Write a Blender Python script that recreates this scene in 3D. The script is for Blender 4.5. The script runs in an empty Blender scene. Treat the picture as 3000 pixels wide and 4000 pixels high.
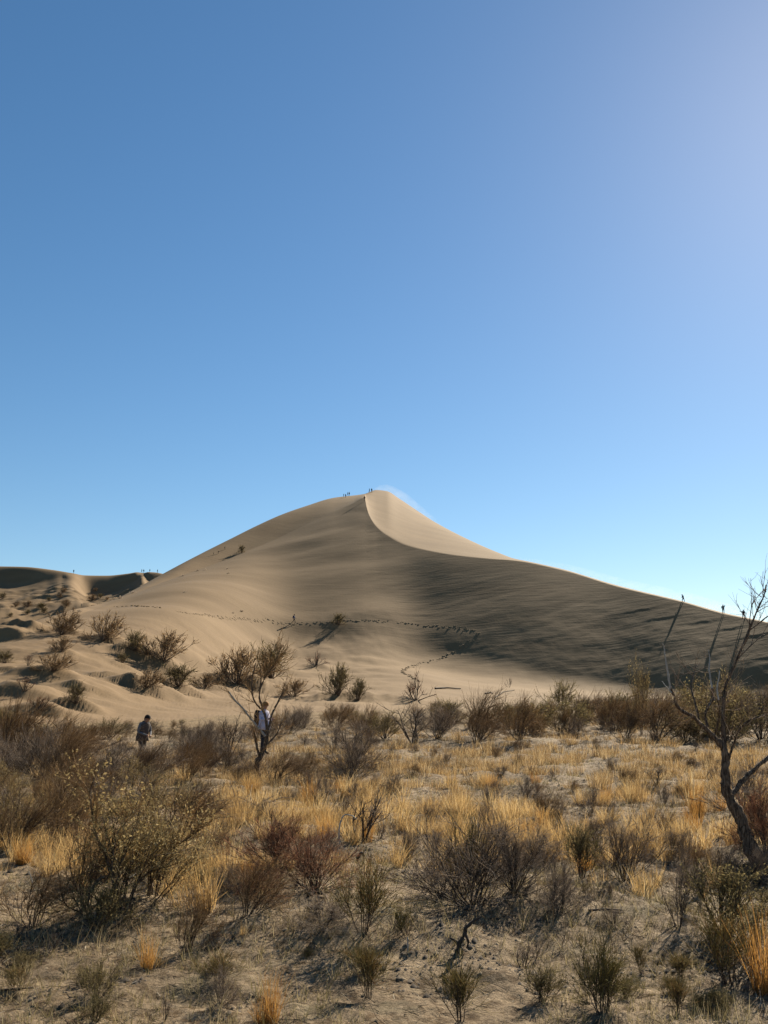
import bpy, math, random
import numpy as np
from mathutils import Vector, Matrix

# ------------------------------------------------------------------ camera, sky, sun, exposure
scene = bpy.context.scene
EYE = 1.6
FPX = 3900.0                       # focal length in photograph pixels (3000 x 4000)
PITCH = math.atan(780.0 / FPX)
SUN_EL, SUN_AZ = math.radians(31.6), math.radians(28.8)   # azimuth clockwise from +Y

cam_data = bpy.data.cameras.new('camera')
cam = bpy.data.objects.new('camera', cam_data)
scene.collection.objects.link(cam)
cam.location = (0, 0, EYE)
cam.rotation_euler = (math.pi / 2 + PITCH, 0, 0)
cam_data.sensor_fit = 'VERTICAL'
cam_data.sensor_height = 32.0
cam_data.lens = 32.0 * FPX / 4000.0
cam_data.clip_start = 0.1
cam_data.clip_end = 12000
scene.camera = cam

world = bpy.data.worlds.new('World')
scene.world = world
world.use_nodes = True
wt = world.node_tree
wt.nodes.clear()
w_out = wt.nodes.new('ShaderNodeOutputWorld')
w_bg = wt.nodes.new('ShaderNodeBackground')
w_sky = wt.nodes.new('ShaderNodeTexSky')
w_sky.sky_type = 'NISHITA'
w_sky.sun_disc = False
w_sky.sun_elevation = SUN_EL
w_sky.sun_rotation = SUN_AZ
w_sky.altitude = 600
w_sky.air_density = 1.0
w_sky.dust_density = 0.22
w_sky.ozone_density = 1.8
w_bg.inputs['Strength'].default_value = 0.0505
w_hsv = wt.nodes.new('ShaderNodeHueSaturation')
w_hsv.inputs['Saturation'].default_value = 1.22
w_hsv.inputs['Hue'].default_value = 0.496
wt.links.new(w_sky.outputs[0], w_hsv.inputs['Color'])
wt.links.new(w_hsv.outputs[0], w_bg.inputs['Color'])
wt.links.new(w_bg.outputs[0], w_out.inputs['Surface'])

sun_dir = Vector((math.cos(SUN_EL) * math.sin(SUN_AZ), math.cos(SUN_EL) * math.cos(SUN_AZ), math.sin(SUN_EL)))
sun_data = bpy.data.lights.new('sun', 'SUN')
sun_data.energy = 5.0
sun_data.angle = math.radians(0.5)
sun_data.color = (1.0, 0.88, 0.69)
sun = bpy.data.objects.new('sun', sun_data)
scene.collection.objects.link(sun)
sun.rotation_euler = (-sun_dir).to_track_quat('-Z', 'Y').to_euler()
sun.location = (60, 100, 200)

scene.view_settings.view_transform = 'Standard'
scene.view_settings.look = 'None'
scene.view_settings.gamma = 1.0
scene.view_settings.exposure = 1.13
scene.view_settings.use_curve_mapping = False
scene.render.engine = 'CYCLES'
scene.cycles.max_bounces = 6
scene.cycles.transparent_max_bounces = 8

C = scene.collection
SP, CP = math.sin(PITCH), math.cos(PITCH)

# ------------------------------------------------------------------ helpers
def tag(o, label=None, cat=None, group=None, kind=None):
    if label: o['label'] = label
    if cat: o['category'] = cat
    if group: o['group'] = group
    if kind: o['kind'] = kind
    return o

def ray(u, v):
    """photograph pixel -> azimuth, tangent of elevation"""
    a = (np.asarray(u, float) - 1500) / FPX
    b = (2000 - np.asarray(v, float)) / FPX
    y = CP - b * SP
    z = SP + b * CP
    h = np.hypot(a, y)
    return np.arctan2(a, y), z / h

def uv_of(x, y, z):
    """world point -> photograph pixel"""
    dz = z - EYE
    f = y * CP + dz * SP
    up = -y * SP + dz * CP
    return 1500 + FPX * x / f, 2000 - FPX * up / f

def pchip_slopes(x, y):
    """x,y (...,n) -> monotone slopes"""
    h = np.diff(x, axis=-1)
    d = np.diff(y, axis=-1) / h
    m = np.zeros_like(y)
    w1 = 2 * h[..., 1:] + h[..., :-1]
    w2 = h[..., 1:] + 2 * h[..., :-1]
    ok = d[..., :-1] * d[..., 1:] > 0
    d0 = np.where(ok, d[..., :-1], 1.0)
    d1 = np.where(ok, d[..., 1:], 1.0)
    m[..., 1:-1] = np.where(ok, (w1 + w2) / (w1 / d0 + w2 / d1), 0)
    m[..., 0] = d[..., 0]
    m[..., -1] = d[..., -1]
    return m

def hermite(t, h, y0, y1, m0, m1):
    t2, t3 = t * t, t * t * t
    return (2 * t3 - 3 * t2 + 1) * y0 + (t3 - 2 * t2 + t) * h * m0 + (-2 * t3 + 3 * t2) * y1 + (t3 - t2) * h * m1

def pchip1(x, y, q):
    x = np.asarray(x, float); y = np.asarray(y, float); q = np.asarray(q, float)
    m = pchip_slopes(x, y)
    i = np.clip(np.searchsorted(x, q) - 1, 0, len(x) - 2)
    h = x[i + 1] - x[i]
    t = (q - x[i]) / h
    tc = np.clip(t, 0, 1)
    r = hermite(tc, h, y[i], y[i + 1], m[i], m[i + 1])
    r = np.where(t < 0, y[i] + m[i] * (q - x[i]) * 0.6, r)
    r = np.where(t > 1, y[i + 1] + m[i + 1] * (q - x[i + 1]) * 0.6, r)
    return r

_perm = np.random.RandomState(11).permutation(4096)
_grad = np.random.RandomState(12).uniform(0, 2 * math.pi, 4096)
def pnoise(x, y):
    x = np.asarray(x, float); y = np.asarray(y, float)
    xi = np.floor(x).astype(int); yi = np.floor(y).astype(int)
    fx = x - xi; fy = y - yi
    sx = fx * fx * fx * (fx * (fx * 6 - 15) + 10)
    sy = fy * fy * fy * (fy * (fy * 6 - 15) + 10)
    def g(ix, iy, dx, dy):
        a = _grad[_perm[(_perm[ix & 4095] + iy) & 4095]]
        return np.cos(a) * dx + np.sin(a) * dy
    n00 = g(xi, yi, fx, fy); n10 = g(xi + 1, yi, fx - 1, fy)
    n01 = g(xi, yi + 1, fx, fy - 1); n11 = g(xi + 1, yi + 1, fx - 1, fy - 1)
    return ((n00 * (1 - sx) + n10 * sx) * (1 - sy) + (n01 * (1 - sx) + n11 * sx) * sy) * 1.5
def fbm(x, y, o=4, g=0.5):
    s = 0; a = 1
    for k in range(o):
        s = s + a * pnoise(x * 2 ** k + 17.3 * k, y * 2 ** k - 9.1 * k)
        a *= g
    return s
def sstep(a, b, x):
    t = np.clip((x - a) / (b - a), 0, 1)
    return t * t * (3 - 2 * t)

def mesh_np(name, V, F, mat=None, smooth=False, tris=None):
    """V (n,3); F list of int arrays (m,k) of equal k each"""
    me = bpy.data.meshes.new(name)
    V = np.ascontiguousarray(V, dtype=np.float32)
    if not isinstance(F, list): F = [F]
    F = [f for f in F if len(f)]
    loops = np.concatenate([f.ravel() for f in F]).astype(np.int32)
    counts = np.concatenate([np.full(len(f), f.shape[1]) for f in F]).astype(np.int32)
    starts = np.concatenate([[0], np.cumsum(counts)[:-1]]).astype(np.int32)
    me.vertices.add(len(V)); me.vertices.foreach_set('co', V.ravel())
    me.loops.add(len(loops)); me.loops.foreach_set('vertex_index', loops)
    me.polygons.add(len(counts)); me.polygons.foreach_set('loop_start', starts)
    me.polygons.foreach_set('loop_total', counts)
    if smooth: me.polygons.foreach_set('use_smooth', np.ones(len(counts), bool))
    me.update(calc_edges=True)
    if mat: me.materials.append(mat)
    return me

def add_obj(name, me, parent=None, loc=None, rotz=0, scale=None):
    o = bpy.data.objects.new(name, me)
    C.objects.link(o)
    if parent: o.parent = parent
    if loc is not None: o.location = loc
    if rotz: o.rotation_euler = (0, 0, rotz)
    if scale is not None: o.scale = scale if hasattr(scale, '__len__') else (scale,) * 3
    return o

def N(nt, t, **kw):
    n = nt.nodes.new(t)
    for k, v in kw.items(): setattr(n, k, v)
    return n

# ------------------------------------------------------------------ materials
def principled(name):
    m = bpy.data.materials.new(name); m.use_nodes = True
    nt = m.node_tree
    b = nt.nodes['Principled BSDF']
    b.inputs['Roughness'].default_value = 0.9
    b.inputs['Specular IOR Level'].default_value = 0.15
    return m, nt, b

def ramp(nt, fac, stops):
    r = N(nt, 'ShaderNodeValToRGB')
    while len(r.color_ramp.elements) < len(stops): r.color_ramp.elements.new(0.5)
    for e, (p, c) in zip(r.color_ramp.elements, stops):
        e.position = p; e.color = (*c, 1)
    nt.links.new(fac, r.inputs[0])
    return r.outputs[0]

def plant_mat(name, stops, trans=0.35, objvar=True):
    """island + object random colour, with light passing through"""
    m, nt, b = principled(name)
    geo = N(nt, 'ShaderNodeNewGeometry'); oi = N(nt, 'ShaderNodeObjectInfo')
    mx = N(nt, 'ShaderNodeMath', operation='MULTIPLY_ADD')
    nt.links.new(oi.outputs['Random'], mx.inputs[0]); mx.inputs[1].default_value = 0.35 if objvar else 0.0
    m2 = N(nt, 'ShaderNodeMath', operation='MULTIPLY'); m2.inputs[1].default_value = 0.65 if objvar else 1.0
    nt.links.new(geo.outputs['Random Per Island'], m2.inputs[0])
    nt.links.new(m2.outputs[0], mx.inputs[2])
    col = ramp(nt, mx.outputs[0], stops)
    nt.links.new(col, b.inputs['Base Color'])
    if trans > 0:
        tr = N(nt, 'ShaderNodeBsdfTranslucent'); mix = N(nt, 'ShaderNodeMixShader')
        mix.inputs[0].default_value = trans
        nt.links.new(col, tr.inputs['Color'])
        nt.links.new(b.outputs[0], mix.inputs[1]); nt.links.new(tr.outputs[0], mix.inputs[2])
        nt.links.new(mix.outputs[0], nt.nodes['Material Output'].inputs['Surface'])
    return m

def plain_mat(name, col, var=0.25, scale=30, rough=0.9):
    m, nt, b = principled(name)
    b.inputs['Roughness'].default_value = rough
    tc = N(nt, 'ShaderNodeTexCoord'); n = N(nt, 'ShaderNodeTexNoise'); n.inputs['Scale'].default_value = scale
    n.inputs['Detail'].default_value = 5
    nt.links.new(tc.outputs['Object'], n.inputs['Vector'])
    c0 = tuple(c * (1 - var) for c in col); c1 = tuple(min(1, c * (1 + var)) for c in col)
    nt.links.new(ramp(nt, n.outputs['Fac'], [(0.3, c0), (0.7, c1)]), b.inputs['Base Color'])
    return m

def sand_material():
    m, nt, b = principled('dune_sand')
    tc = N(nt, 'ShaderNodeTexCoord')
    mp = N(nt, 'ShaderNodeMapping'); mp.inputs['Scale'].default_value = (0.02, 0.05, 0.05)
    mp.inputs['Rotation'].default_value = (0, 0, math.radians(25))
    nt.links.new(tc.outputs['Object'], mp.inputs['Vector'])
    n1 = N(nt, 'ShaderNodeTexNoise'); n1.inputs['Scale'].default_value = 2.5; n1.inputs['Detail'].default_value = 7
    nt.links.new(mp.outputs[0], n1.inputs['Vector'])
    n2 = N(nt, 'ShaderNodeTexNoise'); n2.inputs['Scale'].default_value = 3.0; n2.inputs['Detail'].default_value = 8
    nt.links.new(tc.outputs['Object'], n2.inputs['Vector'])
    c1 = ramp(nt, n1.outputs['Fac'], [(0.3, (0.166, 0.106, 0.051)), (0.7, (0.212, 0.140, 0.071))])
    c2 = ramp(nt, n2.outputs['Fac'], [(0.3, (0.86, 0.86, 0.86)), (0.7, (1.0, 1.0, 1.0))])
    mx = N(nt, 'ShaderNodeMix', data_type='RGBA', blend_type='MULTIPLY'); mx.inputs[0].default_value = 1
    nt.links.new(c1, mx.inputs[6]); nt.links.new(c2, mx.inputs[7])
    nt.links.new(mx.outputs[2], b.inputs['Base Color'])
    mp2 = N(nt, 'ShaderNodeMapping'); mp2.inputs['Rotation'].default_value = (0, 0, math.radians(-62))
    mp2.inputs['Scale'].default_value = (0.35, 3.0, 1)
    nt.links.new(tc.outputs['Object'], mp2.inputs['Vector'])
    n3 = N(nt, 'ShaderNodeTexNoise'); n3.inputs['Scale'].default_value = 0.45; n3.inputs['Detail'].default_value = 6
    nt.links.new(mp2.outputs[0], n3.inputs['Vector'])
    bp = N(nt, 'ShaderNodeBump'); bp.inputs['Strength'].default_value = 0.10; bp.inputs['Distance'].default_value = 0.45
    nt.links.new(n3.outputs['Fac'], bp.inputs['Height'])
    n4 = N(nt, 'ShaderNodeTexNoise'); n4.inputs['Scale'].default_value = 2.2; n4.inputs['Detail'].default_value = 6
    nt.links.new(tc.outputs['Object'], n4.inputs['Vector'])
    bp2 = N(nt, 'ShaderNodeBump'); bp2.inputs['Strength'].default_value = 0.25; bp2.inputs['Distance'].default_value = 0.08
    nt.links.new(n4.outputs['Fac'], bp2.inputs['Height']); nt.links.new(bp.outputs[0], bp2.inputs['Normal'])
    nt.links.new(bp2.outputs[0], b.inputs['Normal'])
    return m

def soil_material():
    m, nt, b = principled('sandy_soil')
    tc = N(nt, 'ShaderNodeTexCoord')
    def noise(s, d=8, r=0.6, dist=0.0):
        n = N(nt, 'ShaderNodeTexNoise'); n.inputs['Scale'].default_value = s; n.inputs['Detail'].default_value = d
        n.inputs['Roughness'].default_value = r; n.inputs['Distortion'].default_value = dist
        nt.links.new(tc.outputs['Object'], n.inputs['Vector']); return n.outputs['Fac']
    base = ramp(nt, noise(0.7), [(0.32, (0.145, 0.105, 0.063)), (0.5, (0.27, 0.2, 0.125)), (0.68, (0.35, 0.265, 0.172))])
    lit = ramp(nt, noise(9, 9, 0.72, 0.6), [(0.42, (0.42, 0.36, 0.28)), (0.52, (0.95, 0.95, 0.95)), (1, (1, 1, 1))])
    fine = ramp(nt, noise(42, 6, 0.7), [(0.38, (0.55, 0.53, 0.48)), (0.55, (1, 1, 1))])
    mx = N(nt, 'ShaderNodeMix', data_type='RGBA', blend_type='MULTIPLY'); mx.inputs[0].default_value = 1
    nt.links.new(base, mx.inputs[6]); nt.links.new(lit, mx.inputs[7])
    mx2 = N(nt, 'ShaderNodeMix', data_type='RGBA', blend_type='MULTIPLY'); mx2.inputs[0].default_value = 0.8
    nt.links.new(mx.outputs[2], mx2.inputs[6]); nt.links.new(fine, mx2.inputs[7])
    # greenish grey crust in patches
    cr = ramp(nt, noise(1.6, 5), [(0.54, (0, 0, 0)), (0.68, (0.4, 0.4, 0.4))])
    mx3 = N(nt, 'ShaderNodeMix', data_type='RGBA'); nt.links.new(cr, mx3.inputs[0])
    nt.links.new(mx2.outputs[2], mx3.inputs[6]); mx3.inputs[7].default_value = (0.15, 0.14, 0.085, 1)
    ln = N(nt, 'ShaderNodeVectorMath', operation='LENGTH'); nt.links.new(tc.outputs['Object'], ln.inputs[0])
    ma = N(nt, 'ShaderNodeMath', operation='MULTIPLY_ADD'); nt.links.new(noise(0.12, 4), ma.inputs[0]); ma.inputs[1].default_value = 40
    nt.links.new(ln.outputs['Value'], ma.inputs[2])
    mr = N(nt, 'ShaderNodeMapRange'); mr.inputs['From Min'].default_value = 62; mr.inputs['From Max'].default_value = 78
    nt.links.new(ma.outputs[0], mr.inputs['Value'])
    mx4 = N(nt, 'ShaderNodeMix', data_type='RGBA'); nt.links.new(mr.outputs[0], mx4.inputs[0])
    nt.links.new(mx3.outputs[2], mx4.inputs[6]); mx4.inputs[7].default_value = (0.180, 0.123, 0.060, 1)
    nt.links.new(mx4.outputs[2], b.inputs['Base Color'])
    bp = N(nt, 'ShaderNodeBump'); bp.inputs['Strength'].default_value = 0.9; bp.inputs['Distance'].default_value = 0.05
    nt.links.new(noise(14, 9, 0.7), bp.inputs['Height'])
    nt.links.new(bp.outputs[0], b.inputs['Normal'])
    return m

SAND = sand_material()
SOIL = soil_material()

# ------------------------------------------------------------------ terrain
# feature lines of the dune: (u, v, distance) read from left to right
LINES = {
 'apron': [(-300,2840,58),(0,2832,62),(500,2822,70),(1000,2792,90),(1500,2776,110),(2200,2772,128),(3000,2776,122),(3300,2776,118)],
 'foot': [(-300,2740,80),(0,2705,86),(300,2680,96),(700,2670,128),(1148,2650,172),(1440,2640,180),(1600,2640,180),(1800,2672,180),(2200,2710,185),(2668,2724,184),(3000,2728,184),(3300,2730,180)],
 'mid': [(-300,2650,100),(0,2600,110),(300,2540,132),(700,2455,176),(1148,2430,231),(1300,2438,230),(1440,2450,228),(1600,2490,227),(1750,2530,222),(2010,2580,216),(2200,2625,212),(2400,2655,210),(2668,2680,206),(3000,2688,205),(3300,2690,202)],
 'crest': [(-300,2560,134),(0,2505,146),(300,2405,182),(450,2348,222),(700,2251,262),(845,2201,279),(953,2157,290),(1044,2121,298),(1152,2070,308),(1297,2002,322),(1380,1965,330),(1424,1944,334),(1432,1980,326),(1444,2015,317),(1466,2050,304),(1510,2088,293),(1600,2132,283),(1750,2165,274),(1900,2181,269),(2010,2189,265),(2200,2227,258),(2400,2287,252),(2668,2352,240),(2825,2396,236),(3000,2434,233),(3300,2510,228)],
 'sky': [(-300,2530,150),(0,2475,160),(114,2433,170),(270,2386,190),(447,2342,232),(506,2313,246),(637,2241,270),(700,2207,276),(800,2155,289),(900,2105,301),(1000,2055,313),(1100,2010,325),(1200,1975,338),(1300,1945,353),(1424,1929,374),(1470,1914,402),(1510,1918,408),(1560,1948,410),(1620,1988,402),(1700,2040,376),(1850,2117,330),(1950,2160,300),(2010,2182,283),(2060,2192,275),(2200,2223,266),(2400,2283,261),(2668,2348,249),(2825,2392,245),(3000,2430,242),(3300,2506,237)],
}
th_in = np.unique(np.concatenate([np.linspace(math.radians(-23.5), math.radians(23.5), 660), np.linspace(-0.0235, -0.004, 56)]))
side = np.linspace(0.4, 30, 50) ** 1.0
TH = np.concatenate([-math.radians(23.5) - np.radians(side[::-1]), th_in, math.radians(23.5) + np.radians(side)])
NC = len(TH)

def line_at(pts, th):
    p = np.array(pts, float)
    a, t = ray(p[:, 0], p[:, 1])
    o = np.argsort(a); a = a[o]; t = t[o]; r = p[o, 2]
    keep = np.concatenate([[True], np.diff(a) > 1e-5])
    a, t, r = a[keep], t[keep], r[keep]
    thc = np.clip(th, a[0], a[-1])
    rr = pchip1(a, r, thc); tt = pchip1(a, t, thc)
    return rr, EYE + tt * rr

def u_th(us):
    return ray(np.array(us, float), np.full(len(us), 2200.))[0]
def smooth_th(q, w):
    """even out a per-azimuth value over w radians"""
    K = np.exp(-((TH[:, None] - TH[None]) / w) ** 2) * np.gradient(TH)[None]
    return (K * q[None]).sum(1) / K.sum(1)
kr, kz = [], []
for r0, zl, zr in [(4, 0, 0), (10, 0.0, 0.0), (22, 0.10, 0.22), (40, 0.42, 0.85)]:
    kr.append(np.full(NC, float(r0))); kz.append(zl + (zr - zl) * sstep(-0.25, 0.25, TH))
for n in ['apron', 'foot', 'mid']:
    r, z = line_at(LINES[n], TH)
    r = np.maximum(smooth_th(r, 0.02), kr[-1] + 5); z = smooth_th(z, 0.02)
    kr.append(r); kz.append(z)
# the face above 'mid': z = zm + s d + k d^2 / 2; the crest is where it meets the photograph's crest line
rm, zm = kr[-1], kz[-1]
rC_, zC_ = line_at(LINES['crest'], TH)
tC = (zC_ - EYE) / rC_
kk = pchip1(u_th([-300, 700, 1148, 1300, 1424, 1466, 1510, 1600, 1750, 3300]), [0, -.0010, -.0019, -.0016, -.0010, -.0008, -.0007, -.0009, -.0013, -.0018], TH)
th0 = u_th([1424])[0]
dC = np.maximum(rC_ - rm, 8)
s_left = (zC_ - zm - 0.5 * kk * dC ** 2) / dC
s_tab = pchip1(u_th([1424, 1466, 1510, 1600, 1750, 2010, 2400, 2668, 3000, 3300]), [float(np.interp(th0, TH, s_left)), .550, .560, .588, .620, .632, .618, .606, .59, .58], TH)
s1 = smooth_th(np.where(TH < th0, s_left, s_tab), 0.012)
d = dC.copy()
for _ in range(60):                                  # Newton
    fval = zm + s1 * d + 0.5 * kk * d * d - EYE - tC * (rm + d)
    d = np.clip(d - fval / (s1 + kk * d - tC), 6, 200)
rC_ = rm + d; zC_ = zm + s1 * d + 0.5 * kk * d * d
kr.append(rC_); kz.append(zC_)
r, z = line_at(LINES['sky'], TH)
tS = (z - EYE) / r
r = np.maximum(r, rC_ + 7); z = EYE + tS * r
kr.append(r); kz.append(z)
for dr, fz in [(28, 0.84), (120, 0.3), (260, 0.02)]:
    kr.append(kr[8] + dr); kz.append(kz[8] * fz)
kr = np.array(kr).T; kz = np.array(kz).T            # (NC, nk)
IC = 7
m = pchip_slopes(kr, kz)
m[:, 6] = s1
m[:, 5] = np.minimum(m[:, 5], 0.16)
m_in = m.copy(); m_out = m.copy()
crease = sstep(u_th([640])[0], u_th([900])[0], TH)
sec = (kz[:, 8] - kz[:, 7]) / (kr[:, 8] - kr[:, 7])
m_out[:, 7] = sec * (1.0 * crease + 1.15 * (1 - crease))
m_in[:, 8] = np.minimum(sec, tS + 0.02); m_out[:, 8] = tS * 0.3
segs = [130, 130, 90, 100, 50, 48, 100, 50, 34, 16, 14]
rows_r, rows_z = [], []
for i, n in enumerate(segs):
    h = kr[:, i + 1] - kr[:, i]
    for k in range(n):
        t = k / n
        if i == 0: t = (np.exp(t * math.log(2.5)) - 1) / 1.5
        if i == 1: t = (np.exp(t * math.log(2.2)) - 1) / 1.2
        rows_r.append(kr[:, i] + t * h)
        if i == 6:
            dd = t * h; rows_z.append(kz[:, 6] + s1 * dd + 0.5 * kk * dd * dd)
        else:
            rows_z.append(hermite(np.full(NC, t), h, kz[:, i], kz[:, i + 1], m_out[:, i], m_in[:, i + 1]))
rows_r.append(kr[:, -1]); rows_z.append(kz[:, -1])
R = np.array(rows_r); Z0 = np.array(rows_z)          # (NR, NC)
R[0] = 0.4                                           # the first ring closes in under the camera
NR = R.shape[0]
rowk = np.cumsum([0] + segs)                         # row index of each knot
X = R * np.sin(TH)[None]; Y = R * np.cos(TH)[None]

def col_lookup(x, y, Zg):
    th = np.arctan2(x, y); r = np.hypot(x, y)
    c = np.clip(np.searchsorted(TH, th) - 1, 0, NC - 2)
    f = np.clip((th - TH[c]) / (TH[c + 1] - TH[c]), 0, 1)
    out = np.empty(len(th))
    for k in range(len(th)):
        a = np.interp(r[k], R[:, c[k]], Zg[:, c[k]]); b = np.interp(r[k], R[:, c[k] + 1], Zg[:, c[k] + 1])
        out[k] = a * (1 - f[k]) + b * f[k]
    return out
def H(x, y):
    return float(col_lookup(np.array([x]), np.array([y]), Z)[0])
def hit(u, v, Zg=None, rmin=3):
    Zg = Z if Zg is None else Zg
    th, t = ray(u, v); th = float(th); t = float(t)
    c = int(np.clip(np.searchsorted(TH, th) - 1, 0, NC - 2))
    f = (th - TH[c]) / (TH[c + 1] - TH[c])
    r = R[:, c] * (1 - f) + R[:, c + 1] * f; z = Zg[:, c] * (1 - f) + Zg[:, c + 1] * f
    d = z - (EYE + t * r)
    ok = np.where((d[1:] >= 0) & (r[1:] > rmin))[0]
    if len(ok) == 0:
        i = int(np.argmax(d[r > rmin])) + int(np.sum(r <= rmin)); rr = r[i]
    else:
        i = ok[0] + 1
        rr = r[i - 1] + (r[i] - r[i - 1]) * (-d[i - 1]) / (d[i] - d[i - 1] + 1e-12)
    x, y = rr * math.sin(th), rr * math.cos(th)
    zz = float(np.interp(rr, r, z))
    return x, y, zz

def ang(x, y, deg):
    a = math.radians(deg); return x * math.cos(a) + y * math.sin(a), -x * math.sin(a) + y * math.cos(a)

# --- relief on top of the profile
rA, rF, rC, rS = kr[:, 4], kr[:, 5], kr[:, 7], kr[:, 8]
far = sstep(0, 1, (R - rA[None]) / 25)               # 1 on the dune
rCs = smooth_th(rC, 0.05)
fc = np.exp(-((R - rCs[None]) / 9.0) ** 2)            # near the crest: keep the line clean
Z = Z0.copy()
p, q = ang(X, Y, 22)
damp = (1 - 0.85 * fc) * sstep(0, 1, (R - rF[None]) / 20) * (1 - sstep(0, 1, (R - rCs[None]) / 14))
Z += damp * ((0.8 - .62 * sstep(0, .12, TH)[None]) * fbm(p / 60, q / 26, 2) + 0.055 * fbm(p / 16 + 5, q / 5.4, 3))
p2, q2 = ang(X, Y, 55)
Z += damp * 0.009 * fbm(p2 / 9, q2 / 1.3, 2)
left = 1 - sstep(-0.06, 0.05, TH)[None] 
app = far * (1 - sstep(0, 1, (R - rF[None] - 30) / 40))
Z += app * (0.25 + 0.9 * left) * 0.40 * fbm(X / 11, Y / 9, 4)
Z += far * left * (1 - sstep(150, 220, R)) * 0.07 * np.abs(fbm(X / 2.3, Y / 1.7, 3))
# slumps (small scarps) on the right part of the face
for (u, v, ln, hgt) in [(2500,2380,7,.4),(2590,2412,6,.55),(2730,2428,5,.5),(2850,2455,5,.5),(2960,2480,6,.55),(2640,2500,4,.35),(2330,2345,6,.22),(2990,2570,5,.5),(1650,2405,6,.5)]:
    x0, y0, _ = hit(u, v, Z0)
    dx, dy = X - x0, Y - y0
    wob = 0.7 * fbm(dx / 4 + u, dy * 0 + 3.1, 2)
    a = np.exp(-(dx / ln) ** 2 * 2)
    d = dy - wob
    hgt *= 0.15
    Z += hgt * a * np.where(d > 0, np.exp(-d / 1.5), np.exp(d / 0.35)) * 0.9 - hgt * a * 0.35 * np.exp(-((d + 1.0) / 0.8) ** 2)
# shrub mounds on the sand: (u, v of the foot, radius, height)
MOUNDS = [(235,2470,2.4,.9),(400,2500,3.0,1.3),(240,2545,1.8,.6),(620,2600,4.2,1.7),(520,2560,2.5,.7),(560,2705,3.6,1.9),(690,2705,3.2,1.8),
          (190,2650,3.0,1.2),(100,2715,2.6,.9),(155,2790,2.2,.9),(300,2765,2.0,1.1),(940,2690,5.4,2.6),(1230,2610,3.2,.8),(1330,2735,3.4,1.3),
          (1530,2740,5,1.0),(330,2690,2.4,.8),(440,2640,3.5,.9),(40,2620,2.2,.7),(830,2700,3.0,.9),(480,2590,1.6,.5),(2170,2775,2.2,.9),(60,2480,4,1.6),(0,2500,5,2.0)]
for (u, v, rad, hg) in MOUNDS:
    x0, y0, _ = hit(u, v, Z0)
    dx, dy = X - x0, Y - y0
    dx = dx + .7 * fbm(X / 3.5 + u, Y / 3.5, 2); dy = dy + .8 * fbm(X / 4 - u, Y / 4 + 9, 2)
    s = rad * np.where(dy < 0, 0.42, 1.3)
    lump = 1 + 0.25 * fbm(dx / 3 + u, dy / 3, 2)
    Z += 0.85 * hg * lump * np.exp(-(np.abs(dx) / rad) ** 2.6 - (np.abs(dy) / s) ** 2.6)
# near ground: hummocks, crust, little hollows
nearw = 1 - sstep(0, 1, (R - rA[None] + 10) / 30)
Z += nearw * (0.16 * fbm(X / 4.5, Y / 3.8, 3) * sstep(4, 12, R) + 0.045 * fbm(X / 1.1, Y / 1.1, 4, 0.6) * (1 + 0.5 * sstep(8, 25, R)))
Z += nearw * (1 - sstep(14, 30, R)) * 0.016 * fbm(X / 0.2, Y / 0.2, 3) + nearw * (1 - sstep(14, 30, R)) * 0.022 * np.abs(fbm(X / .45 + 3, Y / .4, 3))
for (u, v, rad, hg) in [(1800,3740,.35,.10),(1480,3690,.5,.14),(2100,3600,.9,.12),(1100,3690,.8,.14),(2350,3580,.8,.12),(1230,3440,.6,.10),(2960,3380,.6,.12),(500,3600,.5,.14),(2620,3640,.5,.10),(2050,3610,.5,.08)]:
    x0, y0, _ = hit(u, v, Z0)
    Z += hg * np.exp(-(((X - x0) / rad) ** 2 + ((Y - y0) / (rad * 1.1)) ** 2))

def grid_faces(nr, nc, r0=0):
    i = np.arange(nr - 1)[:, None] * nc + np.arange(nc - 1)[None]
    i = i.ravel()
    return np.stack([i, i + 1, i + nc + 1, i + nc], 1)
rs = rowk[4]                                          # apron row: soil in front, sand behind
P3 = np.stack([X, Y, Z], -1)
g = P3[:rs + 1].reshape(-1, 3)
ground = add_obj('desert_ground', mesh_np('desert_ground', g, grid_faces(rs + 1, NC), SOIL, True))
tag(ground, kind='structure')
d = P3[rs:].reshape(-1, 3)
dune = add_obj('sand_dune', mesh_np('sand_dune', d, grid_faces(NR - rs, NC), SAND, True))
tag(dune, kind='structure')

# plain all round, under everything
a = np.linspace(0, 2 * math.pi, 97)[:-1]
rad = [0.1, 40, 200, 700, 2500, 7000]
pv = np.concatenate([np.stack([r * np.cos(a), r * np.sin(a), np.full(96, -1.2)], 1) for r in rad])
pf = []
for k in range(len(rad) - 1):
    for j in range(96):
        pf.append((k * 96 + j, (k + 1) * 96 + j, (k + 1) * 96 + (j + 1) % 96, k * 96 + (j + 1) % 96))
plain = add_obj('desert_plain', mesh_np('desert_plain', pv, np.array(pf), SOIL, True)); tag(plain, kind='structure')

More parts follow.
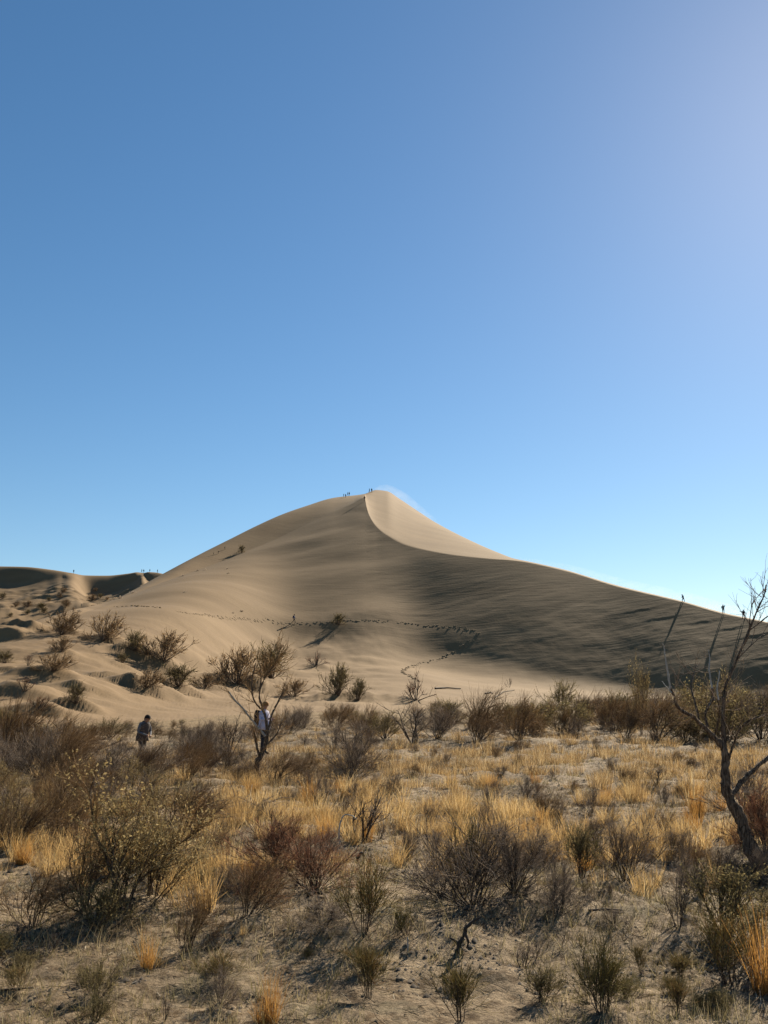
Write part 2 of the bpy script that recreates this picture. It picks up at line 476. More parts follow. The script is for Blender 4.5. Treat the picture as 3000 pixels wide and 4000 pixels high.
# distant dune on the left
DL = {
 'base': [(-300,2520,330),(300,2520,330),(900,2500,330),(1400,2500,330)],
 'low': [(-300,2400,430),(0,2390,430),(200,2375,435),(285,2350,440),(400,2370,430),(556,2340,450),(700,2400,420),(1000,2420,420)],
 'ridge': [(-300,2300,470),(0,2291,520),(100,2284,514),(180,2274,510),(240,2258,511),(285,2272,498),(350,2330,500),(430,2318,499),(520,2275,504),(556,2246,507),(600,2290,486),(700,2340,478),(1000,2400,430)],
 'top': [(-300,2230,575),(0,2214,545),(100,2216,534),(200,2227,524),(285,2241,518),(330,2249,526),(420,2250,522),(500,2242,516),(553,2235,511),(600,2237,505),(637,2243,500),(750,2275,492),(900,2330,540),(1200,2400,540)],
}
TH2 = np.linspace(math.radians(-48), math.radians(-3), 420)
k2r, k2z = [], []
for n in ['base', 'low', 'ridge', 'top']:
    r, z = line_at(DL[n], TH2)
    if k2r: r = np.maximum(r, k2r[-1] + 8)
    k2r.append(r); k2z.append(z)
k2z[0] = np.full(len(TH2), -2.0)
for dr, fz in [(30, .9), (160, .2), (260, -.05)]:
    k2r.append(k2r[3] + dr); k2z.append(k2z[3] * fz)
k2r = np.array(k2r).T; k2z = np.array(k2z).T
m2 = pchip_slopes(k2r, k2z); m2[:, 3] = .3
rr, zz = [], []
sg2 = [16, 60, 50, 12, 10, 6]
for i, n in enumerate(sg2):
    h = k2r[:, i + 1] - k2r[:, i]
    for k in range(n):
        t = np.full(len(TH2), k / n)
        rr.append(k2r[:, i] + t * h); zz.append(hermite(t, h, k2z[:, i], k2z[:, i + 1], m2[:, i], m2[:, i + 1]))
rr.append(k2r[:, -1]); zz.append(k2z[:, -1])
R2 = np.array(rr); Z2 = np.array(zz)
X2 = R2 * np.sin(TH2); Y2 = R2 * np.cos(TH2)
w = sstep(0, 1, (k2r[:, 2][None] - R2) / 25)
Z2 += w * (1.2 * fbm(X2 / 20, Y2 / 14, 3) + 1.0 * np.abs(fbm(X2 / 9, Y2 / 7, 3)))
far_dune = add_obj('distant_dune', mesh_np('distant_dune', np.stack([X2, Y2, Z2], -1).reshape(-1, 3), grid_faces(len(R2), len(TH2)), SAND, True))
tag(far_dune, kind='structure')
def hit2(u, v):
    th, t = ray(u, v)
    c = int(np.argmin(abs(TH2 - th)))
    dd = Z2[:, c] - (EYE + t * R2[:, c])
    ok = np.where((dd >= 0))[0]
    i = ok[0] if len(ok) else int(np.argmax(dd))
    return X2[i, c], Y2[i, c], Z2[i, c]
# ------------------------------------------------------------------ plant building
def nrm(a): return a / np.maximum(np.linalg.norm(a, axis=-1, keepdims=True), 1e-9)

def sweep(P0, D, L, rng, npts=4, up=0.0, wob=0.15, wind=(0, 0, 0)):
    """bundle of curved twigs: start (n,3), direction (n,3), length (n,)"""
    pts = [P0]; d = nrm(D); st = (L / (npts - 1))[:, None]
    for k in range(npts - 1):
        pts.append(pts[-1] + d * st)
        d = nrm(d + np.array([0, 0, up]) + np.array(wind) + rng.normal(0, wob, d.shape))
    return np.stack(pts, 1)

def offshoots(par, n, rng, t0=0.25, t1=1.0, ang=0.6):
    """n starting points on parent polylines with directions"""
    i = rng.randint(0, len(par), n); t = rng.uniform(t0, t1, n) * (par.shape[1] - 1.001)
    k = t.astype(int); f = (t - k)[:, None]
    a, b = par[i, k], par[i, k + 1]
    d = nrm(nrm(b - a) + rng.normal(0, ang, a.shape))
    return a * (1 - f) + b * f, d, t / (par.shape[1] - 1)

def tubes(P, r0, r1, sides=3):
    """P (n,k,3) -> verts, quads; radius from r0 to r1"""
    n, k, _ = P.shape
    r0 = np.broadcast_to(np.asarray(r0, float), (n,)); r1 = np.broadcast_to(np.asarray(r1, float), (n,))
    T = np.empty_like(P); T[:, 1:-1] = P[:, 2:] - P[:, :-2]; T[:, 0] = P[:, 1] - P[:, 0]; T[:, -1] = P[:, -1] - P[:, -2]
    T = nrm(T)
    ref = np.where(np.abs(T[..., 2:3]) > 0.9, np.array([1., 0, 0]), np.array([0, 0, 1.]))
    U = nrm(np.cross(T, ref)); W = np.cross(T, U)
    a = np.arange(sides) * 2 * math.pi / sides
    rr = (r0[:, None] + (r1 - r0)[:, None] * np.linspace(0, 1, k)[None])[..., None, None]
    V = P[:, :, None] + rr * (U[:, :, None] * np.cos(a)[None, None, :, None] + W[:, :, None] * np.sin(a)[None, None, :, None])
    base = (np.arange(n) * k * sides)[:, None, None]
    i = (np.arange(k - 1) * sides)[None, :, None]; j = np.arange(sides)[None, None, :]; j2 = (j + 1) % sides
    F = np.stack([base + i + j, base + i + j2, base + i + sides + j2, base + i + sides + j], -1).reshape(-1, 4)
    return V.reshape(-1, 3), F

def blades(P, w, rng):
    """P (n,k,3) tapering flat blades"""
    n, k, _ = P.shape
    s = rng.uniform(0, math.pi, n); side = np.stack([np.cos(s), np.sin(s), 0 * s], 1)[:, None]
    ww = (np.broadcast_to(np.asarray(w, float), (n,))[:, None] * np.linspace(1, 0.15, k)[None])[..., None] * 0.5
    V = np.stack([P - side * ww, P + side * ww], 2)
    base = (np.arange(n) * k * 2)[:, None]; i = (np.arange(k - 1) * 2)[None]
    F = np.stack([base + i, base + i + 1, base + i + 3, base + i + 2], -1).reshape(-1, 4)
    return V.reshape(-1, 3), F

def leaves(pos, size, rng):
    n = len(pos)
    u = nrm(rng.normal(0, 1, (n, 3))); v = nrm(np.cross(u, rng.normal(0, 1, (n, 3))))
    s = (np.broadcast_to(size, (n,)) * rng.uniform(.6, 1.3, n))[:, None]
    V = np.stack([pos - u * s, pos + v * s * .45, pos + u * s, pos - v * s * .45], 1).reshape(-1, 3)
    return V, np.arange(4 * n).reshape(-1, 4)

def join(parts):
    Vs, Fs, o = [], [], 0
    for V, F in parts:
        Vs.append(V); Fs.append(F + o); o += len(V)
    return np.concatenate(Vs), np.concatenate(Fs)

BARK = plain_mat('grey_bark', (0.16, 0.115, 0.08), 0.45, 25)
for m__ in (BARK,):
    nt_ = m__.node_tree; tc_ = N(nt_, 'ShaderNodeTexCoord'); mp_ = N(nt_, 'ShaderNodeMapping'); mp_.inputs['Scale'].default_value = (70, 70, 9)
    nz_ = N(nt_, 'ShaderNodeTexNoise'); nz_.inputs['Scale'].default_value = 1.0; nz_.inputs['Detail'].default_value = 5
    nt_.links.new(tc_.outputs['Object'], mp_.inputs['Vector']); nt_.links.new(mp_.outputs[0], nz_.inputs['Vector'])
    bp_ = N(nt_, 'ShaderNodeBump'); bp_.inputs['Strength'].default_value = 1.0; bp_.inputs['Distance'].default_value = .03
    nt_.links.new(nz_.outputs['Fac'], bp_.inputs['Height']); nt_.links.new(bp_.outputs[0], nt_.nodes['Principled BSDF'].inputs['Normal'])
    nt_.links.new(ramp(nt_, nz_.outputs['Fac'], [(.38, (.045, .032, .024)), (.55, (.15, .105, .072)), (.72, (.27, .21, .155))]), nt_.nodes['Principled BSDF'].inputs['Base Color'])
BARK_DK = plain_mat('dark_bark', (0.055, 0.042, 0.034), 0.45, 25)
PALE = plain_mat('bleached_wood', (0.36, 0.33, 0.29), 0.3, 20)
GRASS = plant_mat('dry_grass', [(0.0, (0.10, 0.066, 0.036)), (0.3, (0.26, 0.165, 0.07)), (0.6, (0.46, 0.30, 0.12)), (0.85, (0.55, 0.40, 0.19)), (1.0, (0.66, 0.56, 0.36))], 0.55)
ORANGE = plant_mat('rust_grass', [(0.0, (0.20, 0.10, 0.035)), (0.5, (0.42, 0.22, 0.06)), (1.0, (0.55, 0.33, 0.10))], 0.45)
TW_GREY = plant_mat('grey_twigs', [(0.0, (0.15, 0.118, 0.095)), (0.6, (0.34, 0.275, 0.215)), (1.0, (0.56, 0.48, 0.39))], 0.48)
TW_BROWN = plant_mat('brown_twigs', [(0.0, (0.15, 0.10, 0.055)), (0.6, (0.33, 0.225, 0.12)), (1.0, (0.54, 0.41, 0.25))], 0.52)
TW_RED = plant_mat('red_brown_twigs', [(0.0, (0.18, 0.09, 0.055)), (0.6, (0.38, 0.20, 0.115)), (1.0, (0.52, 0.33, 0.2))], 0.4)
OLIVE = plant_mat('olive_leaves', [(0.0, (0.10, 0.085, 0.04)), (0.6, (0.23, 0.185, 0.085)), (1.0, (0.38, 0.30, 0.15))], 0.45)
GREEN = plant_mat('green_shoots', [(0.0, (0.12, 0.11, 0.04)), (0.5, (0.24, 0.20, 0.075)), (0.85, (0.38, 0.28, 0.12)), (1.0, (0.40, 0.23, 0.10))], 0.45)
YELLOW = plant_mat('straw_leaflets', [(0.0, (0.24, 0.17, 0.07)), (0.6, (0.42, 0.32, 0.15)), (1.0, (0.60, 0.50, 0.30))], 0.4)

def shrub_parts(seed, H=1.0, W=1.0, ns=12, n1=60, n2=320, tilt=0.55, wind=0.10, up=0.10, leaf=0, leafsize=.02, r=0.012, tw=0.0028, l1=.45, l2=.26, wob=.12):
    """-> stem polylines mesh data, twig mesh data (unit: metres, base at origin)"""
    rng = np.random.RandomState(seed)
    az = rng.uniform(0, 2 * math.pi, ns); ti = np.abs(rng.normal(0, tilt, ns)).clip(0.03, 1.25)
    D = np.stack([np.sin(ti) * np.cos(az) * W, np.sin(ti) * np.sin(az) * W, np.cos(ti)], 1)
    P0 = np.stack([np.cos(az), np.sin(az), 0 * az], 1) * rng.uniform(0, .07, ns)[:, None] * H - np.array([0, 0, .03])
    S = sweep(P0, D, H * rng.uniform(.55, .95, ns), rng, 6, up, wob, (wind, 0, 0))
    a, d, t = offshoots(S, n1, rng, .25, .95, .45)
    B = sweep(a, d, H * l1 * rng.uniform(.5, 1.1, n1) * (1.1 - .5 * t), rng, 4, up * 1.6, wob, (wind, 0, 0))
    a, d, t = offshoots(B, n2, rng, .1, 1.0, .45)
    T = sweep(a, d, H * l2 * rng.uniform(.4, 1.15, n2), rng, 3, up * 2, wob, (wind, 0, 0))
    stem = join([tubes(S, r * H, r * H * .3, 4), tubes(B, r * H * .38, tw * 1.2, 3)])
    tws = [tubes(T, tw, tw * .45, 3)]
    if leaf:
        i = rng.randint(0, len(T), leaf); t = rng.uniform(0, 2, leaf); k = t.astype(int).clip(0, 1); f = (t - k)[:, None]
        pos = T[i, k] * (1 - f) + T[i, k + 1] * f + rng.normal(0, .006, (leaf, 3))
        tws.append(leaves(pos, leafsize, rng))
    tw_ = join(tws)
    zs = np.percentile(tw_[0][:, 2], 97); xs = np.percentile(np.abs(tw_[0][:, :2]), 97)
    for V_ in (stem[0], tw_[0]):
        V_[:, 2] /= zs; V_[:, :2] *= .5 / xs
    return stem, tw_

def proto_shrub(name, seed, stem_mat, twig_mat, **kw):
    st, tw = shrub_parts(seed, **kw)
    return (mesh_np(name + '_stem', st[0], st[1], stem_mat, True), mesh_np(name + '_twigs', tw[0], tw[1], twig_mat, False))

def plant(name, protos, x, y, scale, rotz, label, cat, group=None, tiltx=0.0, dz=0.0, parts=('stem', 'twigs'), z=None, flat=None):
    root = bpy.data.objects.new(name, None); C.objects.link(root)
    root.empty_display_size = 0.2
    root.location = (x, y, (H(x, y) if z is None else z) - 0.01 + dz)
    root.rotation_euler = (0, tiltx, rotz) if not tiltx else (tiltx * math.cos(rotz), tiltx, rotz)
    sc = scale if hasattr(scale, '__len__') else (scale,) * 3
    root.scale = sc
    tag(root, label, cat, group)
    for nm, me in zip(parts, protos):
        o = bpy.data.objects.new(nm, me); C.objects.link(o); o.parent = root
    return root

def tuft_mesh(seed, n=110, h=.4, spread=.35, mat=GRASS, w=.006, base=.07, npts=4, droop=.16):
    rng = np.random.RandomState(seed)
    az = rng.uniform(0, 2 * math.pi, n); ti = np.abs(rng.normal(0, spread, n)).clip(0, 1.2)
    q = rng.uniform(0, 1, n) ** .5 * base
    P0 = np.stack([np.cos(az) * q, np.sin(az) * q, 0 * az - .02], 1)
    D = np.stack([np.sin(ti) * np.cos(az), np.sin(ti) * np.sin(az), np.cos(ti)], 1)
    P = sweep(P0, D, h * rng.uniform(.45, 1.1, n), rng, npts, -droop, .12, (.06, 0, 0))
    V, F = blades(P, w, rng)
    return V, F

grng = np.random.RandomState(5)
TUFT = [mesh_np('grass_tuft', *tuft_mesh(s, n, h, sp, w=w, base=b), mat=GRASS) for s, n, h, sp, w, b in
        [(1, 150, .42, .34, .006, .09), (2, 110, .36, .45, .006, .07), (3, 190, .46, .42, .0065, .14), (4, 90, .5, .25, .006, .05), (5, 150, .30, .6, .006, .12), (6, 130, .4, .5, .007, .16)]]
TUFT_O = [mesh_np('rust_tuft', *tuft_mesh(s, 140, .42, .28, w=.006, base=.07), mat=ORANGE) for s in (11, 12)]

# prototypes of shrubs (unit height 1 m)
SH_GREY = [proto_shrub('grey_shrub', 20 + i, BARK_DK, TW_GREY, ns=30, n1=190, n2=1000, tilt=.8, wind=.03, up=.03, tw=.0026, r=.007, W=1.1, wob=.16) for i in range(4)]
SH_WISP = [proto_shrub('wispy_shrub', 30 + i, BARK, TW_BROWN, ns=12, n1=120, n2=850, tilt=.6, wind=.13, up=.05, tw=.0024, r=.010, l1=.55, l2=.30, wob=.15) for i in range(5)]
SH_OLIVE = [proto_shrub('olive_shrub', 40 + i, BARK, OLIVE, ns=18, n1=140, n2=700, tilt=.6, wind=.05, up=.08, leaf=1900, leafsize=.018, tw=.003, r=.010) for i in range(4)]
SH_RED = [proto_shrub('red_shrub', 50 + i, BARK_DK, TW_RED, ns=40, n1=320, n2=2200, tilt=.85, wind=.02, up=.02, tw=.0022, r=.006, l1=.4, l2=.16, wob=.2) for i in range(2)]
SH_EPH = [proto_shrub('green_shrub', 60 + i, BARK, GREEN, ns=8, n1=80, n2=420, tilt=.32, wind=.02, up=.12, tw=.0036, r=.008, l1=.55, l2=.38, wob=.08) for i in range(4)]
SH_BARE = [proto_shrub('bare_shrub', 70 + i, BARK_DK, TW_GREY, ns=6, n1=34, n2=150, tilt=.5, wind=.05, up=.10, tw=.0036, r=.016) for i in range(3)]
SH_SEED = [proto_shrub('seedy_shrub', 80 + i, BARK, YELLOW, ns=9, n1=100, n2=560, tilt=.5, wind=.08, up=.08, leaf=1300, leafsize=.012, tw=.002, r=.010) for i in range(3)]
SH_DEAD = [proto_shrub('dead_shrub', 90 + i, BARK_DK, TW_RED, ns=14, n1=60, n2=160, tilt=.95, wind=.05, up=.05, tw=.005, r=.02) for i in range(2)]
SH_FAR = [proto_shrub('dune_shrub', 100 + i, BARK, OLIVE if i % 2 else TW_BROWN, ns=30, n1=200, n2=800, tilt=.75, wind=.06, up=.07, leaf=1500, leafsize=.02, tw=.005, r=.010, l1=.34, l2=.2, W=1.1) for i in range(4)]

rnd = random.Random(7)
placed = []                                          # (x, y, radius)

LAND = [(555,2860,'the man in the flat cap'),(1040,2950,'the crooked bare tree with a hiker behind it'),(2900,3250,'the twisting tree trunk at the right'),
        (1120,3330,'the dense reddish bush'),(1850,3400,'the wide grey twiggy bush'),(1450,3600,'the upright green bush in the middle'),(450,3450,'the big straw-leafed sapling'),
        (2350,3850,'the tall green clump near the lower right corner'),(1360,3240,'the bleached bent branch'),(2720,3150,'the bright orange tuft left of the trunk'),
        (2190,2740,'the dark green bush at the foot of the dune'),(880,3170,'the flattened heap of dead black twigs'),(2500,2700,'the seed-headed sapling against the shaded dune'),
        (1830,3680,'the black dead root'),(2050,3600,'the bare sandy hummock'),(100,3850,'the lower left corner'),(2950,3850,'the lower right corner'),(1750,2860,'the row of brown brush under the dune'),
        (250,2950,'the grey brush at the left edge'),(2300,3100,'the open sandy gap in the grass')]
def near(u, v, skip=None):
    best = sorted((math.hypot((u - a) , (v - b) * 1.6), n, a, b) for a, b, n in LAND if n != skip)[0]
    dx, dy = u - best[2], v - best[3]
    if abs(dx) > abs(dy) * 1.3: w = 'left of' if dx < 0 else 'right of'
    else: w = 'behind' if dy < 0 else 'in front of'
    return w + ' ' + best[1]
used_labels = {}
def uniq(label, u, v, sizew):
    """a second plant that reads the same gets its size and place in the picture"""
    for extra in ['', sizew, sizew + ' of its row']:
        l = (extra + ' ' + label).strip() if extra in ('', sizew) else label
        if l not in used_labels:
            used_labels[l] = 1; return l
    return label
def trim(label): return label if len(label.split()) <= 16 else ' '.join(w_ for w_ in label.split() if w_ not in ('large', 'small', 'dry', 'bushy', 'splayed', 'thick', 'narrow', 'broad', 'flattened'))

def put(kind, protos, u, v, h, label=None, w=None, rot=None, cat='shrub', group=None, adj='', tilt=0.0):
    """plant whose foot is at photograph pixel (u, v) and which stands h pixels tall there"""
    x, y, z = hit(u, v)
    dist = math.hypot(x, y)
    hm = h / FPX * dist * (.86 if v > 3150 else 1.0)
    sx = hm if w is None else w / FPX * dist * (1.12 if v > 3150 else 1.0)
    if rot is None: rot = rnd.uniform(-.5, .5)
    p = protos[rnd.randrange(len(protos))] if isinstance(protos, list) else protos
    placed.append((x, y, max(sx, hm) * .4))
    return plant(kind, p, x, y, (sx, sx, hm), rot, label, cat, group, tilt, z=z)

# ------------------------------------------------------------------ named plants
L_ = lambda *a: None
put('red_shrub', SH_RED[0], 1085, 3400, 215, 'dense reddish-brown rounded bush in the middle foreground', w=330)
put('red_shrub', SH_RED[1], 1235, 3480, 240, 'dark reddish bush touching the dense reddish bush on its right', w=280)
put('red_shrub', SH_RED[1], 1010, 3530, 180, 'shadowed brown bush with straw blades below the dense reddish bush', w=170)
put('grey_shrub', SH_GREY[0], 1850, 3530, 330, 'wide grey twiggy bush, the broadest bare bush in the middle foreground', w=560)
put('grey_shrub', SH_GREY[1], 1720, 3500, 240, 'low grey bush forming the left flank of the wide grey bush', w=260)
put('grey_shrub', SH_GREY[2], 2010, 3470, 260, 'grey bush leaning right out of the wide grey bush', w=300)
put('green_shrub', SH_EPH[0], 1830, 3500, 330, 'thin greenish sapling rising through the wide grey bush', w=150)
put('green_shrub', SH_EPH[1], 1420, 3640, 290, 'upright olive-green bush with fine shoots beside the mound in the middle', w=230)
put('green_shrub', SH_EPH[2], 1440, 3900, 230, 'slender stemmed green plant at the bottom centre with a bare lower stalk', w=150)
put('green_shrub', SH_EPH[3], 1590, 3650, 110, 'short green sprig just right of the upright olive-green bush', w=110)
put('green_shrub', SH_EPH[0], 2350, 3960, 300, 'tall green broom-like clump near the bottom right', w=190)
put('green_shrub', SH_EPH[1], 2365, 3940, 210, 'rust-tinged green shoots inside the left side of the tall broom-like clump', w=190)
put('green_shrub', SH_EPH[2], 2655, 3960, 150, 'small candelabra-shaped green plant at the bottom right', w=110)
put('green_shrub', SH_EPH[3], 2510, 3800, 120, 'small green plant between the broom-like clump and the leaning shadowed sapling', w=80)
put('olive_shrub', SH_OLIVE[0], 2840, 3640, 260, 'bushy dark olive shrub under the twisting trunk', w=280)
put('olive_shrub', SH_OLIVE[1], 2950, 3780, 240, 'olive shrub cut by the right edge of the picture', w=220)
put('green_shrub', SH_EPH[3], 2860, 3850, 280, 'sparse green stems in front of the olive shrub at the right edge', w=220)
put('bare_shrub', SH_BARE[0], 2650, 3620, 240, 'lone dark bare sapling with a knotted top, casting a long shadow', w=120)
put('rust_shrub', SH_EPH[2], 1800, 3990, 240, 'reddish-stemmed feathery plant at the bottom edge, centre right', w=190)
put('bare_shrub', SH_BARE[1], 1415, 3290, 210, 'small dark-stemmed bare bush beside the bleached bent branch', w=260)
put('bare_shrub', SH_BARE[2], 1620, 2905, 150, 'fan-shaped bare bush with thick splayed stems below the dune', w=190)
put('bare_shrub', SH_BARE[1], 895, 2945, 140, 'two-stemmed bare bush left of the crooked tree', w=170)
put('wispy_shrub', SH_WISP[0], 260, 3010, 190, 'tall wispy brown bush standing left of the man', w=330)
put('grey_shrub', SH_GREY[3], 420, 3060, 130, 'grey rounded bush in front of the man', w=260)
put('olive_shrub', SH_OLIVE[2], 2190, 2775, 105, 'dark green bush on a sand bump at the foot of the dune', w=130)
put('wispy_shrub', SH_WISP[1], 1870, 2890, 185, 'tall wispy brush standing clear against the pale sand', w=220)
put('wispy_shrub', SH_WISP[2], 2030, 2890, 160, 'feathery brush right of the tall wispy brush', w=160)
put('seedy_shrub', SH_SEED[0], 2510, 2870, 260, 'slim sapling topped with pale seed heads against the shaded dune', w=110)
put('wispy_shrub', SH_WISP[3], 2400, 2860, 140, 'brown brush at the foot of the slim seed-headed sapling', w=220)
put('seedy_shrub', SH_SEED[1], 2850, 2860, 210, 'seed-headed bush behind the fork of the right tree', w=150)
put('seedy_shrub', SH_SEED[2], 2720, 2850, 180, 'seed-headed bush behind the left limb of the right tree', w=130)
put('grey_shrub', SH_GREY[0], 2920, 3180, 200, 'dark tangled bush behind the right tree trunk', w=300)
put('red_shrub', SH_RED[0], 2990, 3330, 250, 'orange-brown bush at the right edge behind the trunk foot', w=240)
put('grey_shrub', SH_GREY[2], 2440, 3440, 250, 'grey-green bush in the right foreground with splayed bare stems', w=270)
put('olive_shrub', SH_OLIVE[3], 2270, 3430, 210, 'thin olive bush with one tall stem right of the wide grey bush', w=170)
put('grey_shrub', SH_GREY[1], 2180, 3570, 150, 'low reddish-grey bush on the sandy hummock', w=220)
put('grey_shrub', SH_GREY[3], 2400, 3610, 60, 'flat dark bush crowning the sandy hummock', w=130)
put('wispy_shrub', SH_WISP[1], 960, 3580, 240, 'dark stemmed wispy bush left of the reddish bush', w=260)
put('wispy_shrub', SH_WISP[4], 730, 3720, 230, 'small branching olive bush on a sandy patch, lower left', w=200)
put('grey_shrub', SH_GREY[1], 1260, 3620, 110, 'low dark thicket along the shadowed mound', w=330)
put('seedy_shrub', SH_SEED[0], 470, 3560, 400, 'big sapling with pale straw leaflets filling the left foreground', w=430)
put('seedy_shrub', SH_SEED[1], 600, 3500, 370, 'right-leaning sapling with yellow leaflets beside the big straw-leafed one', w=360)
put('wispy_shrub', SH_WISP[0], 340, 3550, 330, 'grey-stemmed wispy bush on the left of the big straw-leafed sapling', w=330)
put('olive_shrub', SH_OLIVE[0], 390, 3640, 190, 'low green bush under the big straw-leafed sapling', w=210)
put('wispy_shrub', SH_WISP[2], 130, 3620, 220, 'greyish wispy bush near the left edge, lower half', w=260)
put('wispy_shrub', SH_WISP[3], 40, 3000, 240, 'tall golden-brown bush at the left edge beside the sand', w=260)
put('wispy_shrub', SH_WISP[1], 200, 3330, 330, 'thin twiggy bush in front of the left grass', w=230)
put('olive_shrub', SH_OLIVE[1], 380, 3900, 150, 'small green plant with straw leaves, bottom left', w=130)
put('olive_shrub', SH_OLIVE[2], 370, 3990, 110, 'yellow-green sprout at the very bottom left', w=120)
put('bare_shrub', SH_BARE[0], 640, 3990, 110, 'brown twiggy sprout at the bottom edge, left of the orange tuft', w=90)

put('wispy_shrub', SH_WISP[4], 520, 3050, 140, 'low feathery bush hiding the legs of the man in the flat cap', w=300)
put('grey_shrub', SH_GREY[2], 590, 3045, 135, 'low grey-brown bush right in front of the man in the flat cap', w=240)
put('wispy_shrub', SH_WISP[0], 730, 3030, 120, 'feathery bush between the man and the crooked tree', w=280)
put('wispy_shrub', SH_WISP[2], 1075, 3065, 125, 'feathery bush at the foot of the crooked tree, in front of the hiker', w=250)
put('grey_shrub', SH_GREY[0], 985, 3045, 100, 'low grey bush just left of the crooked tree trunk', w=170)
# shrubs of the dune
DS = [(235,2478,98,150,'first olive shrub up the left slope, on a small sand mound'),(400,2500,108,160,'second olive shrub on the left slope with a deep shadow under it'),
      (240,2545,60,90,'small twiggy shrub between the two upper slope shrubs'),(640,2580,120,190,'broad olive shrub on the high mound of the left slope'),
      (530,2540,80,90,'small shrub on the left shoulder of the high mound'),(570,2685,70,130,'dark shrub on the undercut mound below the broad olive shrub'),
      (700,2680,90,150,'twiggy shrub on the rounded dark mound'),(200,2620,70,160,'low straw-coloured shrub on a mound at the left'),(95,2700,60,90,'flat dark shrub near the left edge of the sand'),
      (155,2775,60,150,'flattened dead shrub above the brush at the left'),(300,2745,80,80,'shrub on the small undercut mound at the far left foot'),
      (930,2670,150,200,'big dark olive shrub crowning the largest mound'),(1060,2650,150,150,'tawny feathery shrub right of the largest mound'),
      (1235,2600,60,110,'half-buried dead shrub on the sand above the wind-swept green one'),(1320,2715,130,130,'wind-swept green shrub at the foot of the sand, centre'),
      (1400,2735,90,100,'low shrub behind the wind-swept green shrub'),(1325,2440,48,60,'tiny shrub beside the line of footprints'),(945,2160,34,30,'lone small shrub high on the left flank'),
      (20,2590,50,80,'shrub half cut off by the left edge on the slope'),(800,2690,60,110,'small shrub between the dark mound and the largest mound'),
      (480,2590,40,60,'thin shrub in the shade below the second olive shrub'),(110,2600,45,60,'thin bare stems at the left of the sand slope'),(1150,2720,70,130,'grey sprawling shrub left of the wind-swept green one')]
for (u, v, h, w, lab) in DS:
    dead = ('dead' in lab or 'bare' in lab or 'dark shrub near' in lab)
    pr = SH_DEAD if dead else SH_FAR
    put('dune_shrub', pr, u, v, h * .85, lab, w=w, group='shrubs scattered over the sand slope', rot=rnd.uniform(-.3, .3))
put('dead_shrub', SH_DEAD[0], 1625, 2735, 100, 'reddish leafless shrub leaning on the sand below the footprint bend', w=150)
put('bare_shrub', SH_BARE[0], 1990, 2685, 36, 'single bare sapling standing on the sand apron', w=34)
for (u, v) in [(2150,2445),(887,2218),(715,2247),(775,2223),(800,2220),(722,2312),(890,2240),(740,2310),(1290,2468)][1:7]:
    pass

# ------------------------------------------------------------------ brush band in front of the dune
NEARN = lambda u, v: near(u, v)
def free(x, y, r):
    for (a, b, c) in placed:
        if (a - x) ** 2 + (b - y) ** 2 < (r + c) ** 2 * .35: return False
    return True
sizes = ['tall', 'broad', 'stunted', 'leaning', 'straggly', 'thin', 'dense', 'ragged', 'squat', 'spreading', 'loose', 'scraggy']
def scatter(n, ur, vr, hm, kinds, group, noun, weight=None, gap=.6, cat='shrub', tries=30):
    out = 0
    for k in range(n * tries):
        if out >= n: break
        u = rnd.uniform(*ur); v = rnd.uniform(*vr)
        if weight and rnd.random() > weight(u, v): continue
        x, y, z = hit(u, v)
        h = rnd.uniform(*hm) * .8
        if not free(x, y, h * gap): continue
        lim = toplimit(u) + abs(rnd.gauss(0, 45))
        hwid = h * .8 / math.hypot(x, y) * FPX
        for hu, hw, hv in ((560, 60, 2950), (1045, 50, 2930)):
            if abs(u - hu) < hw + hwid and math.hypot(x, y) < 31: lim = max(lim, hv)
        while h > .25 and uv_of(x, y, z + h)[1] < lim: h *= .93
        if uv_of(x, y, z + h)[1] < lim: continue
        kind, protos, mat_word = kinds[rnd.randrange(len(kinds))]
        wd = h * rnd.uniform(1.1, 1.9)
        placed.append((x, y, h * .4))
        adj = sizes[out % len(sizes)]
        lab = '%s %s %s %s' % (adj, mat_word, noun, near(u, v))
        if len(lab.split()) > 15: lab = '%s %s %s' % (adj, noun, near(u, v))
        plant(kind, protos[rnd.randrange(len(protos))], x, y, (wd, wd, h), rnd.uniform(-.6, .6), uniq(lab, u, v, 'smaller'), cat, group, z=z)
        out += 1
def toplimit(u):
    return float(np.interp(u, [-200, 60, 120, 900, 1100, 1600, 1750, 2100, 2300, 2650, 2750, 3200], [2730, 2745, 2800, 2810, 2750, 2740, 2730, 2735, 2690, 2675, 2645, 2640]))
scatter(175, (-420, 3420), (2800, 2905), (1.0, 2.4), [('wispy_shrub', SH_WISP, 'brown'), ('wispy_shrub', SH_WISP, 'dull brown'), ('grey_shrub', SH_GREY, 'grey'), ('olive_shrub', SH_OLIVE, 'olive-brown')], 'brush in a band below the dune', 'brush', gap=.45)
scatter(66, (-420, 1500), (2880, 3060), (.7, 1.35), [('wispy_shrub', SH_WISP, 'brown'), ('grey_shrub', SH_GREY, 'grey'), ('grey_shrub', SH_GREY, 'ashen')], 'bushes in the left brush field', 'bush',
        weight=lambda u, v: 1.0 if u < 1000 - (v - 2880) * 1.5 else .25, gap=.5)
scatter(30, (-420, 760), (3060, 3350), (.5, .9), [('wispy_shrub', SH_WISP, 'brown'), ('grey_shrub', SH_GREY, 'grey'), ('seedy_shrub', SH_SEED, 'straw-leafed')], 'bushes in the left brush field', 'bush', gap=.6)
scatter(146, (700, 3420), (2900, 3500), (.2, .48), [('grey_shrub', SH_GREY, 'grey'), ('grey_shrub', SH_GREY, 'dark'), ('bare_shrub', SH_BARE, 'bare'), ('wispy_shrub', SH_WISP, 'brown')], 'low bushes between the grass tufts', 'bush', gap=.9)
